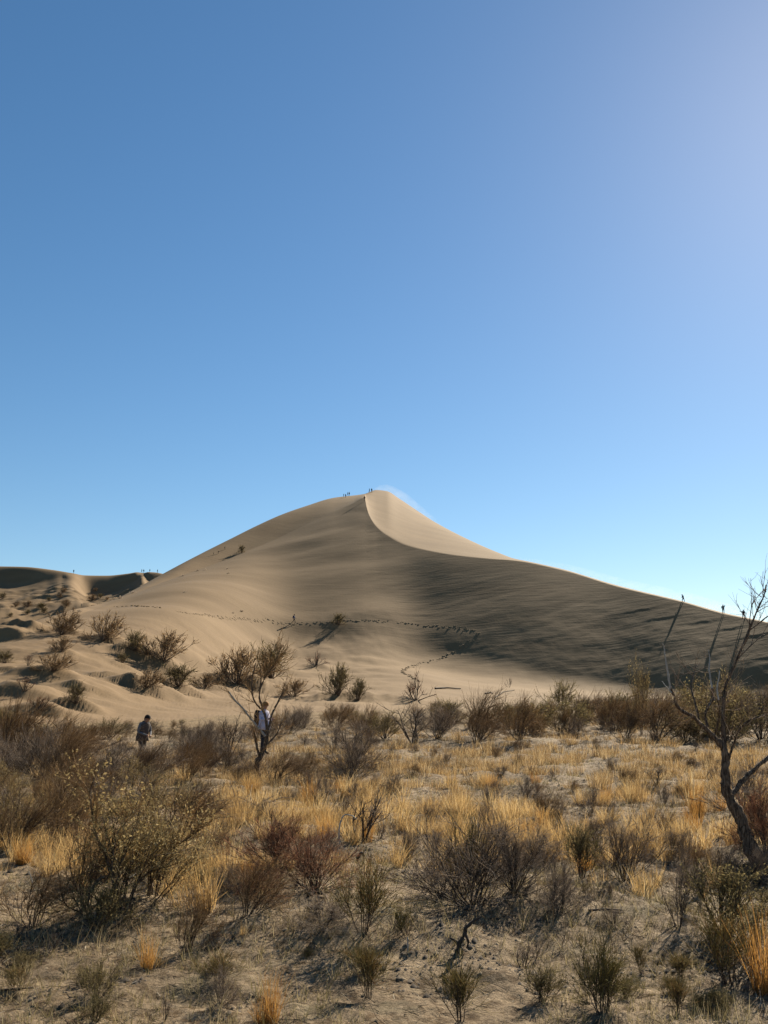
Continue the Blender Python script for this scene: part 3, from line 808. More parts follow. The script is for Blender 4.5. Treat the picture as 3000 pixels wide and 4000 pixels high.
scatter(48, (-300, 3350), (3420, 3990), (.08, .24), [('green_shrub', SH_EPH, 'green'), ('bare_shrub', SH_BARE, 'leafless'), ('olive_shrub', SH_OLIVE, 'olive'), ('grey_shrub', SH_GREY, 'grey')], 'small plants on the open sand in front', 'plant', gap=1.6, cat='plant')
# ------------------------------------------------------------------ golden grass
def gdens(u, v):
    """how much golden grass the photograph shows at a pixel"""
    d = 0.0
    d += 1.0 * math.exp(-((v - 2985) / 95) ** 2) * (1 if u > 880 else .35)
    d += .75 * math.exp(-((v - 3140) / 130) ** 2) * (.35 + .65 * (u > 800))
    d += .42 * math.exp(-((v - 3330) / 130) ** 2)
    if v > 3450: d += .03
    if 2050 < u < 2500 and 3080 < v < 3260: d *= .4
    return d
tufts = []
tr = random.Random(21)
k = 0
tx = []
while len(tufts) < 2850 and k < 140000:
    k += 1
    th = tr.uniform(-.52, .52); r = (tr.uniform(0, 1) * (50 ** 1.6 - 8 ** 1.6) + 8 ** 1.6) ** (1 / 1.6)
    x, y = r * math.sin(th), r * math.cos(th)
    u, v = uv_of(x, y, 0.02 * r if r > 10 else 0)
    if not (-520 < u < 3600) or v > 3980: continue
    clump = float(fbm(np.array([x / 1.9]), np.array([y / 1.9]), 2)[0])
    if tr.random() > gdens(u, v) * (1.0 if clump > .10 else (.28 if clump > -.2 else .04)): continue
    if any((a - x) ** 2 + (b - y) ** 2 < (c * .5) ** 2 for a, b, c in placed[:60]): continue
    tufts.append((r, x, y, tr.uniform(.34, .95) ** 1.15))
def inview(t):
    u, v = uv_of(t[1], t[2], 0)
    return -20 < u < 3020
tufts.sort(key=lambda t: -t[3] / t[0] - (1 if inview(t) else 0))
tuf_h = [.42, .36, .46, .5, .30, .4]
TZ = col_lookup(np.array([t[1] for t in tufts]), np.array([t[2] for t in tufts]), Z)
# bright ones the photograph singles out
for (u, v, h, w, o, lab) in [(2725,3185,150,110,1,'bright orange grass tuft left of the twisting trunk'),(2710,3170,120,120,0,'golden tuft merging into the bright orange tuft by the trunk'),
        (2940,3030,110,110,0,'pale golden tuft seen right behind the forked tree trunk'),(1205,3150,130,60,1,'narrow upright orange tuft right of the heap of dead twigs'),
        (1385,3300,110,70,0,'bright yellow tuft inside the bleached bent branch'),(1435,3290,130,50,1,'orange tuft right behind the small dark-stemmed bush'),
        (1060,3990,200,110,1,'orange grass tuft standing at the bottom edge of the picture'),(1020,3995,90,120,1,'flattened orange tuft at the bottom edge beside the taller one'),
        (575,3780,150,110,1,'orange straw tuft on the sand in the lower left'),(600,3770,70,160,0,'bent pale straw spreading from the orange tuft, lower left'),
        (2985,3870,300,110,1,'tall orange grass at the right edge near the bottom corner'),(950,3650,70,50,0,'little straw tuft right of the small branching bush'),
        (2800,3480,170,110,0,'straw tuft left of the trunk foot'),(60,3310,120,160,0,'golden clump at the left edge, halfway down the field'),
        (95,3370,120,110,1,'rusty clump below the golden clump at the left edge'),(1700,3170,90,110,0,'golden tuft at the near side of the middle grass field')]:
    x, y, z = hit(u, v); dist = math.hypot(x, y)
    me = (TUFT_O[rnd.randrange(2)] if o else TUFT[rnd.randrange(6)])
    g = bpy.data.objects.new('grass_tuft', me); C.objects.link(g); g.location = (x, y, z - .01)
    s = h / FPX * dist / .42; g.scale = (max(.7 * s, w / FPX * dist / .42), max(.7 * s, w / FPX * dist / .42), s); g.rotation_euler = (0, 0, rnd.uniform(0, 6.28))
    tag(g, lab, 'grass tuft')
tone = ['golden', 'straw-yellow', 'pale', 'tawny']
GL = {}
for i, (r, x, y, s) in enumerate(tufts[:284]):
    j = rnd.randrange(6)
    me = TUFT[j] if rnd.random() < .93 else TUFT_O[rnd.randrange(2)]
    o = bpy.data.objects.new('grass_tuft', me); C.objects.link(o)
    o.location = (x, y, TZ[i] - .01); o.rotation_euler = (rnd.uniform(-.1, .1), rnd.uniform(-.05, .15), rnd.uniform(0, 6.28))
    o.scale = (s * rnd.uniform(.9, 1.4), s * rnd.uniform(.9, 1.4), s * rnd.uniform(.8, 1.15))
    u, v = uv_of(x, y, TZ[i])
    sw = 'large ' if s > .8 else ('small ' if s < .55 else '')
    shp = ['bushy', 'splayed', 'thick', 'narrow', 'flattened', 'broad'][j] if me not in TUFT_O else 'upright'
    tag(o, trim('%s%s %s grass tuft %s' % (sw, shp, 'rusty' if me in TUFT_O else 'golden', near(u, v))), 'grass tuft', 'dry grass tufts on the sandy plain')
parts = []
for i, (r, x, y, s) in enumerate(tufts[284:]):
    n = 62 if r < 28 else 40
    V, F = tuft_mesh(1000 + i % 97, n, .42 * s * rnd.uniform(.8, 1.1), rnd.uniform(.4, .65), w=.0085 if r < 28 else .012, base=.12, npts=3)
    a = rnd.uniform(0, 6.28); ca, sa = math.cos(a), math.sin(a)
    V = np.stack([V[:, 0] * ca - V[:, 1] * sa + x, V[:, 0] * sa + V[:, 1] * ca + y, V[:, 2] + TZ[284 + i] - .01], 1)
    parts.append((V, F))
o = add_obj('dry_grass', mesh_np('dry_grass', *join(parts), mat=plant_mat('dry_grass_field', [(0.0, (0.09, 0.06, 0.034)), (0.35, (0.24, 0.155, 0.07)), (0.7, (0.46, 0.30, 0.13)), (1.0, (0.62, 0.50, 0.30))], 0.45, False)))
tag(o, 'field of dry golden grass too thick to count, between the brush and the sand', 'grass', kind='stuff')

# ------------------------------------------------------------------ small growth, litter and clods near the camera
nr = np.random.RandomState(33)
def near_points(n, r0, r1, p=1.0):
    th = nr.uniform(-.52, .52, n); r = r0 + (r1 - r0) * nr.uniform(0, 1, n) ** p
    x, y = r * np.sin(th), r * np.cos(th)
    return x, y, r, col_lookup(x, y, Z)
# sprouts
x, y, r, z = near_points(23000, 4.6, 30, 1.25)
m_ = fbm(x / 1.3, y / 1.3, 3) > -.18
x, y, z, r = x[m_], y[m_], z[m_], r[m_]
nb = 5
P0 = np.repeat(np.stack([x, y, z - .004], 1), nb, 0); rr_ = np.repeat(r, nb)
P0[:, :2] += nr.normal(0, .012, (len(P0), 2))
D = nr.normal(0, .55, P0.shape); D[:, 2] = np.abs(D[:, 2]) + .8
P = sweep(P0, D, nr.uniform(.02, .085, len(P0)) * (1 + .25 * np.repeat(nr.uniform(0, 1, len(x)), nb) ** 4 * 8), nr, 3, -.1, .15)
V, F = blades(P, .0022 + .00022 * rr_, nr)
SPROUT = plant_mat('sprouts', [(0.0, (0.08, 0.075, 0.03)), (0.35, (0.18, 0.15, 0.065)), (0.6, (0.32, 0.25, 0.13)), (1.0, (0.52, 0.43, 0.26))], 0.35, False)
tag(add_obj('small_sprouts', mesh_np('small_sprouts', V, F, SPROUT)), 'tiny green and straw sprouts scattered over the sandy ground', 'sprouts', kind='stuff')
# fallen twigs and straw
x, y, r, z = near_points(10800, 4.6, 40, 1.2)
a = nr.uniform(0, math.pi, len(x))
P0 = np.stack([x, y, z + .008], 1); D = np.stack([np.cos(a), np.sin(a), nr.normal(.03, .16, len(x))], 1)
P = sweep(P0, D, nr.gamma(2, .045, len(x)), nr, 3, -.03, .25)
V, F = tubes(P, .0014 + .00011 * r, .0009 + .00008 * r, 3)
LITTER = plant_mat('litter', [(0.0, (0.035, 0.027, 0.02)), (0.55, (0.10, 0.075, 0.05)), (0.8, (0.24, 0.19, 0.13)), (1.0, (0.5, 0.44, 0.34))], 0, False)
tag(add_obj('twig_litter', mesh_np('twig_litter', V, F, LITTER)), 'thin fallen twigs and straw lying on the sand', 'twig litter', kind='stuff')
# dark clods and crust fragments
def clods(x, y, z, s, name, mat, label, cat):
    n = len(x)
    base = np.array([[1, 0, 0], [.3, .9, 0], [-.8, .6, 0], [-.8, -.6, 0], [.3, -.9, 0], [.1, .05, .75]])
    tri = np.array([[0, 1, 5], [1, 2, 5], [2, 3, 5], [3, 4, 5], [4, 0, 5]])
    V = base[None] * s[:, None, None] * nr.uniform(.6, 1.3, (n, 6, 3)) 
    V[:, :, 0] += x[:, None]; V[:, :, 1] += y[:, None]; V[:, :, 2] += z[:, None] - .002
    F = (np.arange(n) * 6)[:, None, None] + tri[None]
    tag(add_obj(name, mesh_np(name, V.reshape(-1, 3), F.reshape(-1, 3), mat)), label, cat, kind='stuff')
x, y, r, z = near_points(72000, 4.6, 24, 1.15)
m_ = fbm(x / .9 + 7, y / .9, 3) > .2
CLOD = plant_mat('dark_clods', [(0.0, (0.022, 0.018, 0.015)), (0.6, (0.06, 0.047, 0.036)), (1.0, (0.14, 0.11, 0.08))], 0, False)
clods(x[m_], y[m_], z[m_], nr.gamma(3, .0031, m_.sum()) * (1 + r[m_] / 30), 'dark_crumbs', CLOD, 'dark crumbs of crust and droppings strewn over the sand', 'crumbs')
x, y, r, z = near_points(10800, 4.6, 26, 1.1)
PEB = plant_mat('sand_lumps', [(0.0, (0.14, 0.105, 0.065)), (1.0, (0.26, 0.20, 0.13))], 0, False)
clods(x, y, z, np.minimum(nr.gamma(2, .0045, len(x)), .02), 'sand_lumps', PEB, 'small lumps of crusted sand on the ground in front', 'sand lumps')
# low dead thatch round the tufts: thin twigs standing in mats, many to a square metre
x, y, r, z = near_points(8500, 7, 62, .9)
m_ = (fbm(x / 2.6 + 31, y / 2.6, 2) > -.02)
x, y, z, r = x[m_], y[m_], z[m_], r[m_]
nb = 22
P0 = np.repeat(np.stack([x, y, z - .01], 1), nb, 0); rr_ = np.repeat(r, nb)
P0[:, :2] += nr.normal(0, .10, (len(P0), 2))
D = nr.normal(0, .7, P0.shape); D[:, 2] = np.abs(D[:, 2]) * .6 + .45
P = sweep(P0, D, nr.uniform(.06, .22, len(P0)), nr, 3, .02, .2)
V, F = blades(P, .004 + .00018 * rr_, nr)
THATCH = plant_mat('grey_thatch', [(0.0, (0.05, 0.038, 0.028)), (0.5, (0.17, 0.125, 0.075)), (1.0, (0.36, 0.26, 0.14))], 0.15, False)
tag(add_obj('dead_thatch', mesh_np('dead_thatch', V, F, THATCH)), 'grey-brown dead undergrowth matted between the grass and the bushes', 'undergrowth', kind='stuff')

# ------------------------------------------------------------------ trees traced limb by limb
def limb(px, dist, r0, r1, yoff=0.0, yend=None, n=4):
    """photograph pixels -> smooth 3-D polyline at the tree's own distance (yoff: towards/away at start and end)"""
    px = np.array(px, float)
    yend = yoff if yend is None else yend
    yy = dist + np.linspace(yoff, yend, len(px))
    a = (px[:, 0] - 1500) / FPX; b = (2000 - px[:, 1]) / FPX
    dy = CP - b * SP; dz = SP + b * CP
    P = np.stack([a / dy * yy, yy, EYE + dz / dy * yy], 1)
    s = np.arange(len(P)); q = np.linspace(0, len(P) - 1, (len(P) - 1) * n + 1)
    return np.stack([pchip1(s, P[:, i], q) if len(P) > 2 else np.interp(q, s, P[:, i]) for i in range(3)], 1), r0, r1
def tube1(P, r0, r1, sides=8, seed=0, rough=.17):
    rg = np.random.RandomState(seed)
    P = P.copy(); n = len(P)
    V, F = tubes(P[None], 1, 1, sides)
    rad = r0 + (r1 - r0) * np.linspace(0, 1, n) ** .8
    V = V.reshape(n, sides, 3)
    V = P[:, None] + (V - P[:, None]) * (rad[:, None, None] * (1 + rough * rg.normal(0, 1, (n, sides, 1)) + rough * 1.2 * np.cos(np.arange(sides) * 2 * math.pi / sides * 3 + 1)[None, :, None]))
    cap = np.array([[0, (n - 1) * sides, (n - 1) * sides, 0]])[:0]
    return V.reshape(-1, 3), F
def resample(P, k=5):
    q = np.linspace(0, len(P) - 1, k); s = np.arange(len(P))
    return np.stack([np.interp(q, s, P[:, i]) for i in range(3)], 1)

def tree(name, label, dist, trunk, limbs, pale, tw, mats, seed, cat='tree', twigs=(40, 160, .35, .22), leaf=0, windx=.05, upw=.12, tr_=.0022, nofoot=False):
    """trunk: limb; limbs/pale: lists of limb(...) tuples; twigs grown at random on the limbs listed in tw"""
    base = trunk[0][0].copy(); base[2] = H(base[0], base[1]) - .03
    root = bpy.data.objects.new(name, None); C.objects.link(root); root.location = base
    tag(root, label, cat)
    t = trunk[0].copy(); t[0] = base - np.array([0, 0, .05])
    add_obj('trunk', mesh_np('trunk', tube1(t, trunk[1], trunk[2], 9, seed)[0] - base, tube1(t, trunk[1], trunk[2], 9, seed)[1], mats[0], True), root)
    for i, (P, a, b) in enumerate(limbs):
        V, F = tube1(P, a, b, 6, seed + i); add_obj('limb', mesh_np('limb', V - base, F, mats[0], True), root)
    for i, (P, a, b) in enumerate(pale):
        V, F = tube1(P, a, b, 5, seed + 50 + i); l = add_obj('dead_limb', mesh_np('dead_limb', V - base, F, PALE, True), root); l['label'] = 'bleached bare limb'
    rg = np.random.RandomState(seed)
    par = np.stack([resample(P, 5) for P in tw])
    a, d, tt = offshoots(par, twigs[0], rg, .15, 1.0, .5)
    B = sweep(a, d, twigs[2] * rg.uniform(.5, 1.2, twigs[0]), rg, 4, upw, .13, (windx, 0, 0))
    a, d, tt = offshoots(B, twigs[1], rg, .1, 1.0, .5)
    T = sweep(a, d, twigs[3] * rg.uniform(.4, 1.2, twigs[1]), rg, 3, upw * 1.3, .14, (windx, 0, 0))
    V, F = join([tubes(B, tr_ * 2.2, tr_ * 1.1, 3), tubes(T, tr_, tr_ * .5, 3)])
    add_obj('twigs', mesh_np('twigs', V - base, F, mats[1]), root)
    if leaf:
        i = rg.randint(0, len(T), leaf); f = rg.uniform(0, 1, leaf)[:, None]
        V, F = leaves(T[i, 1] * (1 - f) + T[i, 2] * f, .013, rg)
        add_obj('foliage', mesh_np('foliage', V - base, F, mats[2]), root)
    return root

D1 = hit(2975, 3380)[1]
f1 = D1 / FPX
trunk1 = limb([(2975,3390),(2925,3300),(2907,3244),(2890,3192),(2858,3135),(2838,3090),(2831,3029),(2836,2968),(2829,2925)], D1, 27 * f1, 13 * f1, 0, 0)
A = limb([(2829,2930),(2801,2895),(2764,2854),(2732,2825),(2703,2797),(2671,2781),(2646,2760),(2630,2711),(2618,2683)], D1, 11 * f1, 4.5 * f1, 0, -.35)
A2 = limb([(2618,2690),(2608,2622),(2600,2573),(2594,2530),(2588,2512)], D1, 5 * f1, 1.6 * f1, -.35, -.4)
A3 = limb([(2624,2706),(2605,2685),(2585,2660)], D1, 3.6 * f1, 1.2 * f1, -.35, -.3)
B1 = limb([(2829,2935),(2824,2866),(2824,2785),(2829,2703),(2846,2650),(2890,2550),(2935,2440),(2962,2375),(2985,2325),(2992,2285)], D1, 10 * f1, 2.2 * f1, 0, .3, 3)
B2 = limb([(2905,2520),(2925,2480),(2929,2420),(2936,2370),(2945,2340)], D1, 3 * f1, 1.4 * f1, .2, .1)
B3 = limb([(2925,2465),(2970,2430),(3010,2400),(3060,2370)], D1, 3.2 * f1, 1.6 * f1, .2, .4)
B4 = limb([(2880,2575),(2935,2520),(2985,2480),(3040,2470)], D1, 2.6 * f1, 1.2 * f1, .2, .5)
C1 = limb([(2764,2857),(2755,2800),(2768,2760),(2785,2728),(2780,2690)], D1, 6 * f1, 4.5 * f1, 0, .2)
C2 = limb([(2787,2735),(2778,2671),(2770,2614),(2773,2573),(2766,2537)], D1, 4.8 * f1, 1.5 * f1, .2, .25)
E1 = limb([(2790,2880),(2812,2790),(2806,2730)], D1, 4 * f1, 3 * f1, 0, -.2)
E2 = limb([(2807,2735),(2801,2695),(2808,2650),(2811,2620)], D1, 3.8 * f1, 2 * f1, -.2, -.2)
G1 = limb([(2850,3108),(2870,3090),(2907,3045),(2947,3004),(3000,2960),(3070,2890)], D1, 12 * f1, 6 * f1, 0, .3)
G2 = limb([(2850,2950),(2895,2840),(2960,2800),(3010,2790)], D1, 4 * f1, 2.5 * f1, 0, -.3)
S1 = limb([(2836,3085),(2822,3070),(2812,3058)], D1, 5 * f1, 2 * f1, 0, -.1)
I1 = limb([(2735,2828),(2715,2745),(2700,2690),(2708,2640),(2720,2600)], D1, 5 * f1, 2 * f1, 0, .3)
tree('bare_tree', 'tall twisting bare tree at the right edge, its branches crossing the skyline', D1, trunk1, [A, B1, B2, B3, B4, C1, E1, G1, G2, S1, I1], [A2, A3, C2, E2],
     [B1[0], B2[0], B3[0], B4[0], C1[0], I1[0], E1[0], G1[0], G2[0], A[0], B1[0]], [BARK, TW_GREY, OLIVE], 201, twigs=(70, 340, .32, .20))

D2 = hit(1012, 3049)[1]; f2 = D2 / FPX
trunk2 = limb([(1012,3052),(1004,2991),(1020,2948),(1040,2905)], D2, 12 * f2, 7 * f2)
a1 = limb([(1040,2908),(1042,2832),(1034,2790),(1022,2750),(1013,2716),(1020,2659),(1017,2600)], D2, 7 * f2, 2.2 * f2, 0, .3)
a2 = limb([(1036,2875),(1009,2842),(980,2808),(951,2769),(922,2740),(900,2712),(893,2700)], D2, 5 * f2, 2.4 * f2, -.1, -.4)
a3 = limb([(1043,2890),(1057,2808),(1081,2750),(1100,2716),(1122,2684)], D2, 5 * f2, 1.8 * f2, 0, .3)
a4 = limb([(1014,2955),(1004,2920),(999,2885),(994,2860)], D2, 6 * f2, 3 * f2, 0, -.2)
a5 = limb([(1040,2908),(1062,2890),(1085,2860),(1100,2820)], D2, 4 * f2, 2 * f2, 0, .2)
a6 = limb([(1018,2770),(995,2740),(985,2700),(985,2650),(1000,2590)], D2, 3.6 * f2, 1.6 * f2, .1, 0)
a7 = limb([(1016,2690),(1040,2640),(1075,2590),(1090,2550)], D2, 3.5 * f2, 1.6 * f2, .1, .3)
tree('bare_tree', 'crooked bare tree left of centre with a pale forked limb, a hiker behind it', D2, trunk2, [a1, a3, a4, a5, a6, a7], [a2],
     [a1[0], a2[0], a3[0], a4[0], a5[0], a6[0], a7[0], a7[0], a7[0]], [BARK, TW_BROWN, TW_RED], 202, twigs=(100, 700, .42, .26), leaf=0, tr_=.0036, windx=.07, upw=.2)

# limbs inside the big left sapling
D3 = hit(476, 3562)[1]; f3 = D3 / FPX
t3 = limb([(478,3566),(455,3480),(440,3420),(424,3370),(410,3330),(392,3303)], D3, 10 * f3, 6 * f3)
b1 = limb([(430,3385),(437,3330),(452,3270),(500,3200),(540,3130)], D3, 5 * f3, 2 * f3, 0, .1)
b2 = limb([(392,3305),(372,3240),(360,3170),(352,3100),(372,3030)], D3, 5 * f3, 1.6 * f3, 0, -.1)
b3 = limb([(440,3420),(395,3430),(362,3469),(335,3530)], D3, 6 * f3, 7 * f3, 0, -.1)
tree('bare_tree', 'forked dark sapling trunk rising among the straw leaflets at the left', D3, t3, [b1, b2, b3], [], [b1[0], b2[0], t3[0]], [BARK, TW_BROWN, YELLOW], 203,
     twigs=(60, 420, .30, .16), leaf=1300, tr_=.0016)
D4 = hit(585, 3500)[1]; f4 = D4 / FPX
t4 = limb([(579,3502),(590,3450),(597,3400),(640,3350)], D4, 8 * f4, 5 * f4)
c1 = limb([(640,3350),(693,3300),(740,3270),(790,3230)], D4, 5 * f4, 2 * f4)
c2 = limb([(597,3405),(612,3330),(650,3250),(690,3160)], D4, 5 * f4, 1.6 * f4)
tree('bare_tree', 'sapling with fanned rusty branches leaning right, left foreground', D4, t4, [c1, c2], [], [c1[0], c2[0], t4[0]], [BARK, TW_BROWN, YELLOW], 204,
     twigs=(60, 420, .30, .16), leaf=900, tr_=.0016, windx=.12)

# ------------------------------------------------------------------ dead wood
def stick(name, label, px, r0, r1, mat, cat='branch', rise=None, side=()):
    """branch lying on or arching from the ground: px of its points; rise (m) above ground per point"""
    base = hit(px[0][0], px[0][1]); D = base[1]
    if rise is None:
        P = np.array([hit(u, v) for u, v in px]); P[:, 2] += r0
        q = np.linspace(0, len(P) - 1, (len(P) - 1) * 3 + 1); s = np.arange(len(P))
        P = np.stack([np.interp(q, s, P[:, i]) for i in range(3)], 1)
    else:
        P, _, _ = limb(px, D, 0, 0)
    V, F = tube1(P, r0, r1, 6, int(px[0][0]))
    meshes = [(V, F)]
    for sp in side:
        Q, _, _ = limb(sp, D, 0, 0); meshes.append(tube1(Q, r0 * .7, r1 * .5, 5, int(sp[0][0])))
    V, F = join(meshes)
    o = add_obj(name, mesh_np(name, V - P[0], F, mat, True)); o.location = P[0]
    tag(o, label, cat); return o
stick('bent_branch', 'bleached branch bent into an arch in the middle of the field', [(1327,3295),(1324,3250),(1332,3205),(1350,3182),(1370,3184),(1395,3200)], .011, .006, PALE, rise=1)
stick('dead_root', 'black dead root sticking out of the sand, lower right of centre', [(1800,3715),(1795,3690),(1812,3655),(1815,3630)], .022, .008, BARK_DK, 'root', 1,
      [[(1795,3690),(1775,3672),(1755,3662)],[(1812,3655),(1822,3640),(1820,3610)],[(1818,3650),(1830,3680),(1822,3705)],[(1815,3630),(1845,3600),(1880,3580)]])
stick('fallen_branch', 'curled grey branch lying on the sand below the reddish bush', [(1205,3505),(1222,3492),(1250,3494),(1275,3508),(1272,3518),(1240,3512)], .016, .009, BARK)
stick('fallen_branch', 'dark bark strip lying just below the curled grey branch', [(1200,3556),(1230,3560),(1262,3562)], .018, .008, BARK_DK)
stick('pale_stick', 'short white stick lying among the left saplings', [(495,3440),(512,3432),(530,3422)], .014, .010, PALE, 'stick')
stick('pale_stick', 'broken bleached stick slanting at the foot of the left sapling', [(470,3556),(450,3535),(425,3518)], .012, .008, PALE, 'stick')
stick('fallen_branch', 'thin dark branch lying on the sand at the bottom right of centre', [(2300,3560),(2360,3555),(2440,3560)], .008, .005, BARK_DK)
stick('fallen_branch', 'long thin branch lying at the left bottom edge', [(0,3872),(60,3868),(130,3862)], .006, .004, BARK_DK)
stick('fallen_branch', 'forked dead branch propped at the foot of the twisting tree', [(2990,3370),(2930,3385),(2870,3392),(2845,3350)], .022, .009, BARK_DK)
stick('fallen_branch', 'bare branch lying across the right edge in front of the trunk', [(3010,3400),(2960,3410),(2880,3415),(2800,3425),(2720,3415)], .014, .007, BARK_DK)
stick('drift_log', 'flat dark log half buried in the sand apron', [(1700,2692),(1745,2690),(1800,2694)], .16, .08, BARK_DK, 'log')
stick('drift_log', 'short broken log in the sand right of the flat dark one', [(1895,2712),(1915,2708),(1925,2712)], .14, .07, BARK_DK, 'log')
stick('drift_log', 'thin curved branch lying on the sand under the lone sapling', [(1935,2726),(1965,2705),(2010,2697)], .09, .05, BARK_DK, 'branch')
stick('dry_stalk', 'pale dry stalk standing in front of the mound in the middle', [(1594,3725),(1593,3690),(1592,3660)], .006, .004, PALE, 'stalk', 1)
stick('stump', 'small dark curved stump beside the arching branch', [(1395,3370),(1400,3345),(1415,3330),(1420,3345)], .028, .012, BARK_DK, 'stump', 1)
stick('stump', 'short dark broken stump standing left of the big sapling', [(228,3250),(230,3215),(226,3190)], .03, .02, BARK_DK, 'stump', 1)
stick('dry_stalk', 'bleached twig leaning in the grass at the left', [(135,3480),(125,3440),(112,3400)], .006, .003, PALE, 'twig', 1)
# heap of dead black twigs
hx, hy, hz = hit(900, 3170)
rg = np.random.RandomState(9)
n = 160
P0 = np.stack([hx + rg.normal(0, .38, n), hy + rg.normal(0, .25, n), hz + rg.uniform(.0, .10, n)], 1)
D = rg.normal(0, 1, (n, 3)); D[:, 2] = np.abs(D[:, 2]) * .25
V, F = tubes(sweep(P0, D, rg.uniform(.2, .5, n), rg, 4, .0, .3), .012, .005, 3)
o = add_obj('twig_heap', mesh_np('twig_heap', V - np.array([hx, hy, hz]), F, TW_GREY)); o.location = (hx, hy, hz)
tag(o, 'flattened heap of dead grey-black twigs in the left grass', 'twig heap')

# little clumps and stones on the high sand
STONE = plain_mat('dark_stone', (0.05, 0.04, 0.033), .3, 2)
def lump(u, v, w, label):
    x, y, z = hit(u, v); s = w / FPX * math.hypot(x, y) * .5
    rg = np.random.RandomState(int(u)); nn = 60
    az = rg.uniform(0, 6.28, nn); ti = rg.uniform(0, 1.3, nn)
    D = np.stack([np.sin(ti) * np.cos(az), np.sin(ti) * np.sin(az), np.cos(ti)], 1)
    V, F = blades(sweep(np.zeros((nn, 3)) + rg.normal(0, s * .3, (nn, 3)) * [1, 1, 0], D, s * rg.uniform(.5, 1.3, nn), rg, 3, .0, .2, (.1, 0, 0)), s * .12, rg)
    o = add_obj('grass_clump', mesh_np('grass_clump', V, F, TW_GREY)); o.location = (x, y, z - .03)
    tag(o, label, 'clump', 'dark clumps high on the sand')
for (u, v, w, lab) in [(716,2250,18,'dark clump on the bright ridge of the left flank, lowest of the row'),(772,2230,16,'dark clump on the left flank, second up the bright ridge'),
        (802,2226,12,'small dark clump next above the second on the bright ridge'),(888,2222,12,'upper of two specks below the lone flank shrub'),
        (892,2240,12,'lower of two specks below the lone flank shrub'),(722,2313,12,'speck of scrub alone on the lit slope below the ridge row'),
        (945,2388,18,'dark scrub scrap on the sand up left of the walker'),(910,2395,12,'small scrap left of the dark scrub scrap above the trail'),
        (520,2316,22,'scrub patch where the left flank meets the far dune'),(470,2338,24,'low scrub patch near the left flank skyline'),
        (310,2388,20,'small scrub patch above the two slope shrubs'),(1290,2470,8,'tiny speck under the trail shrub')]:
    lump(u, v, w, lab)

# shrubs over the distant dune
fr = random.Random(3)
for k in range(32):
    u = fr.uniform(-60, 430); v = fr.uniform(2300, 2440 - max(0, u) * .12)
    if fr.random() > (.35 if v < 2335 else 1): continue
    x, y, z = hit2(u, v)
    s = fr.uniform(1.6, 3.4)
    where = ('near the left edge' if u < 60 else 'in the left part' if u < 130 else 'in the middle of the slope' if u < 210 else 'right of the middle' if u < 300 else 'beside the main dune') + (', high up' if v < 2350 else ', halfway' if v < 2400 else ', low down')
    plant('dune_shrub', SH_FAR[k % 4], float(x), float(y), (s * 1.4, s, s * .8), fr.uniform(-.4, .4), 'brown scrub bush on the distant dune %s' % where, 'shrub', 'scrub on the distant dune', z=float(z))

# ------------------------------------------------------------------ footprints
def trail(name, pts, label, size=.55, hgt=.13):
    pts = np.array(pts, float)
    W = np.array([hit(u, v) for u, v in pts])
    seg = np.linalg.norm(np.diff(W, axis=0), axis=1); s = np.concatenate([[0], np.cumsum(seg)])
    q = np.arange(0, s[-1], .52)
    x = np.interp(q, s, W[:, 0]); y = np.interp(q, s, W[:, 1])
    dx = np.gradient(x); dy = np.gradient(y); ln = np.hypot(dx, dy)
    side = np.where(np.arange(len(q)) % 2, .2, -.2) + nr.normal(0, .07, len(q))
    x = x - dy / ln * side; y = y + dx / ln * side
    keep = nr.uniform(0, 1, len(q)) > .06
    x, y, q = (x + nr.normal(0, .16, len(q)))[keep], (y + nr.normal(0, .3, len(q)))[keep], q[keep]
    Vs, Fs = [], []
    na = 7
    for i in range(len(q)):
        r = size * nr.uniform(.4, 1.25) * .5; h = hgt * nr.uniform(.35, 1.25)
        # crescent of pushed-up sand, open on the uphill side
        a = np.linspace(-2.3, 2.3, na) + math.pi * 1.5 + nr.normal(0, .3)
        ring = []
        for (rad, hh) in ((1.35, -.03), (1.0, h), (.62, .02)):
            xx = x[i] + np.cos(a) * r * rad; yy = y[i] + np.sin(a) * r * rad * 1.2
            ring.append(np.stack([xx, yy, hh * np.sin(np.linspace(0.1, math.pi - .1, na))], 1))
        Vs.append(np.concatenate(ring))
        b = i * 3 * na
        for rr2 in range(2):
            for c in range(na - 1):
                p0 = b + rr2 * na + c; Fs.append((p0, p0 + 1, p0 + na + 1, p0 + na))
    V = np.concatenate(Vs); V[:, 2] += col_lookup(V[:, 0], V[:, 1], Z)
    tag(add_obj(name, mesh_np(name, V, np.array(Fs), SAND, True)), label, 'footprints', kind='stuff')
trail('footprint_trail', [(690,2388),(740,2398),(830,2408),(950,2415),(1050,2423),(1148,2434),(1300,2427),(1400,2424),(1500,2425),(1600,2433),(1700,2444),(1800,2454),(1870,2470),(1872,2490)], 'long line of footprints crossing the sand slope', .55, .10)
trail('footprint_trail', [(1850,2495),(1800,2530),(1740,2562),(1700,2578),(1640,2590),(1590,2608),(1572,2624),(1600,2640),(1640,2664)], 'second line of footprints bending down to the dune foot', .6, .11)
trail('footprint_trail', [(450,2370),(520,2366),(580,2370),(630,2376)], 'faint footprints high on the left sand slope', .5, .12)

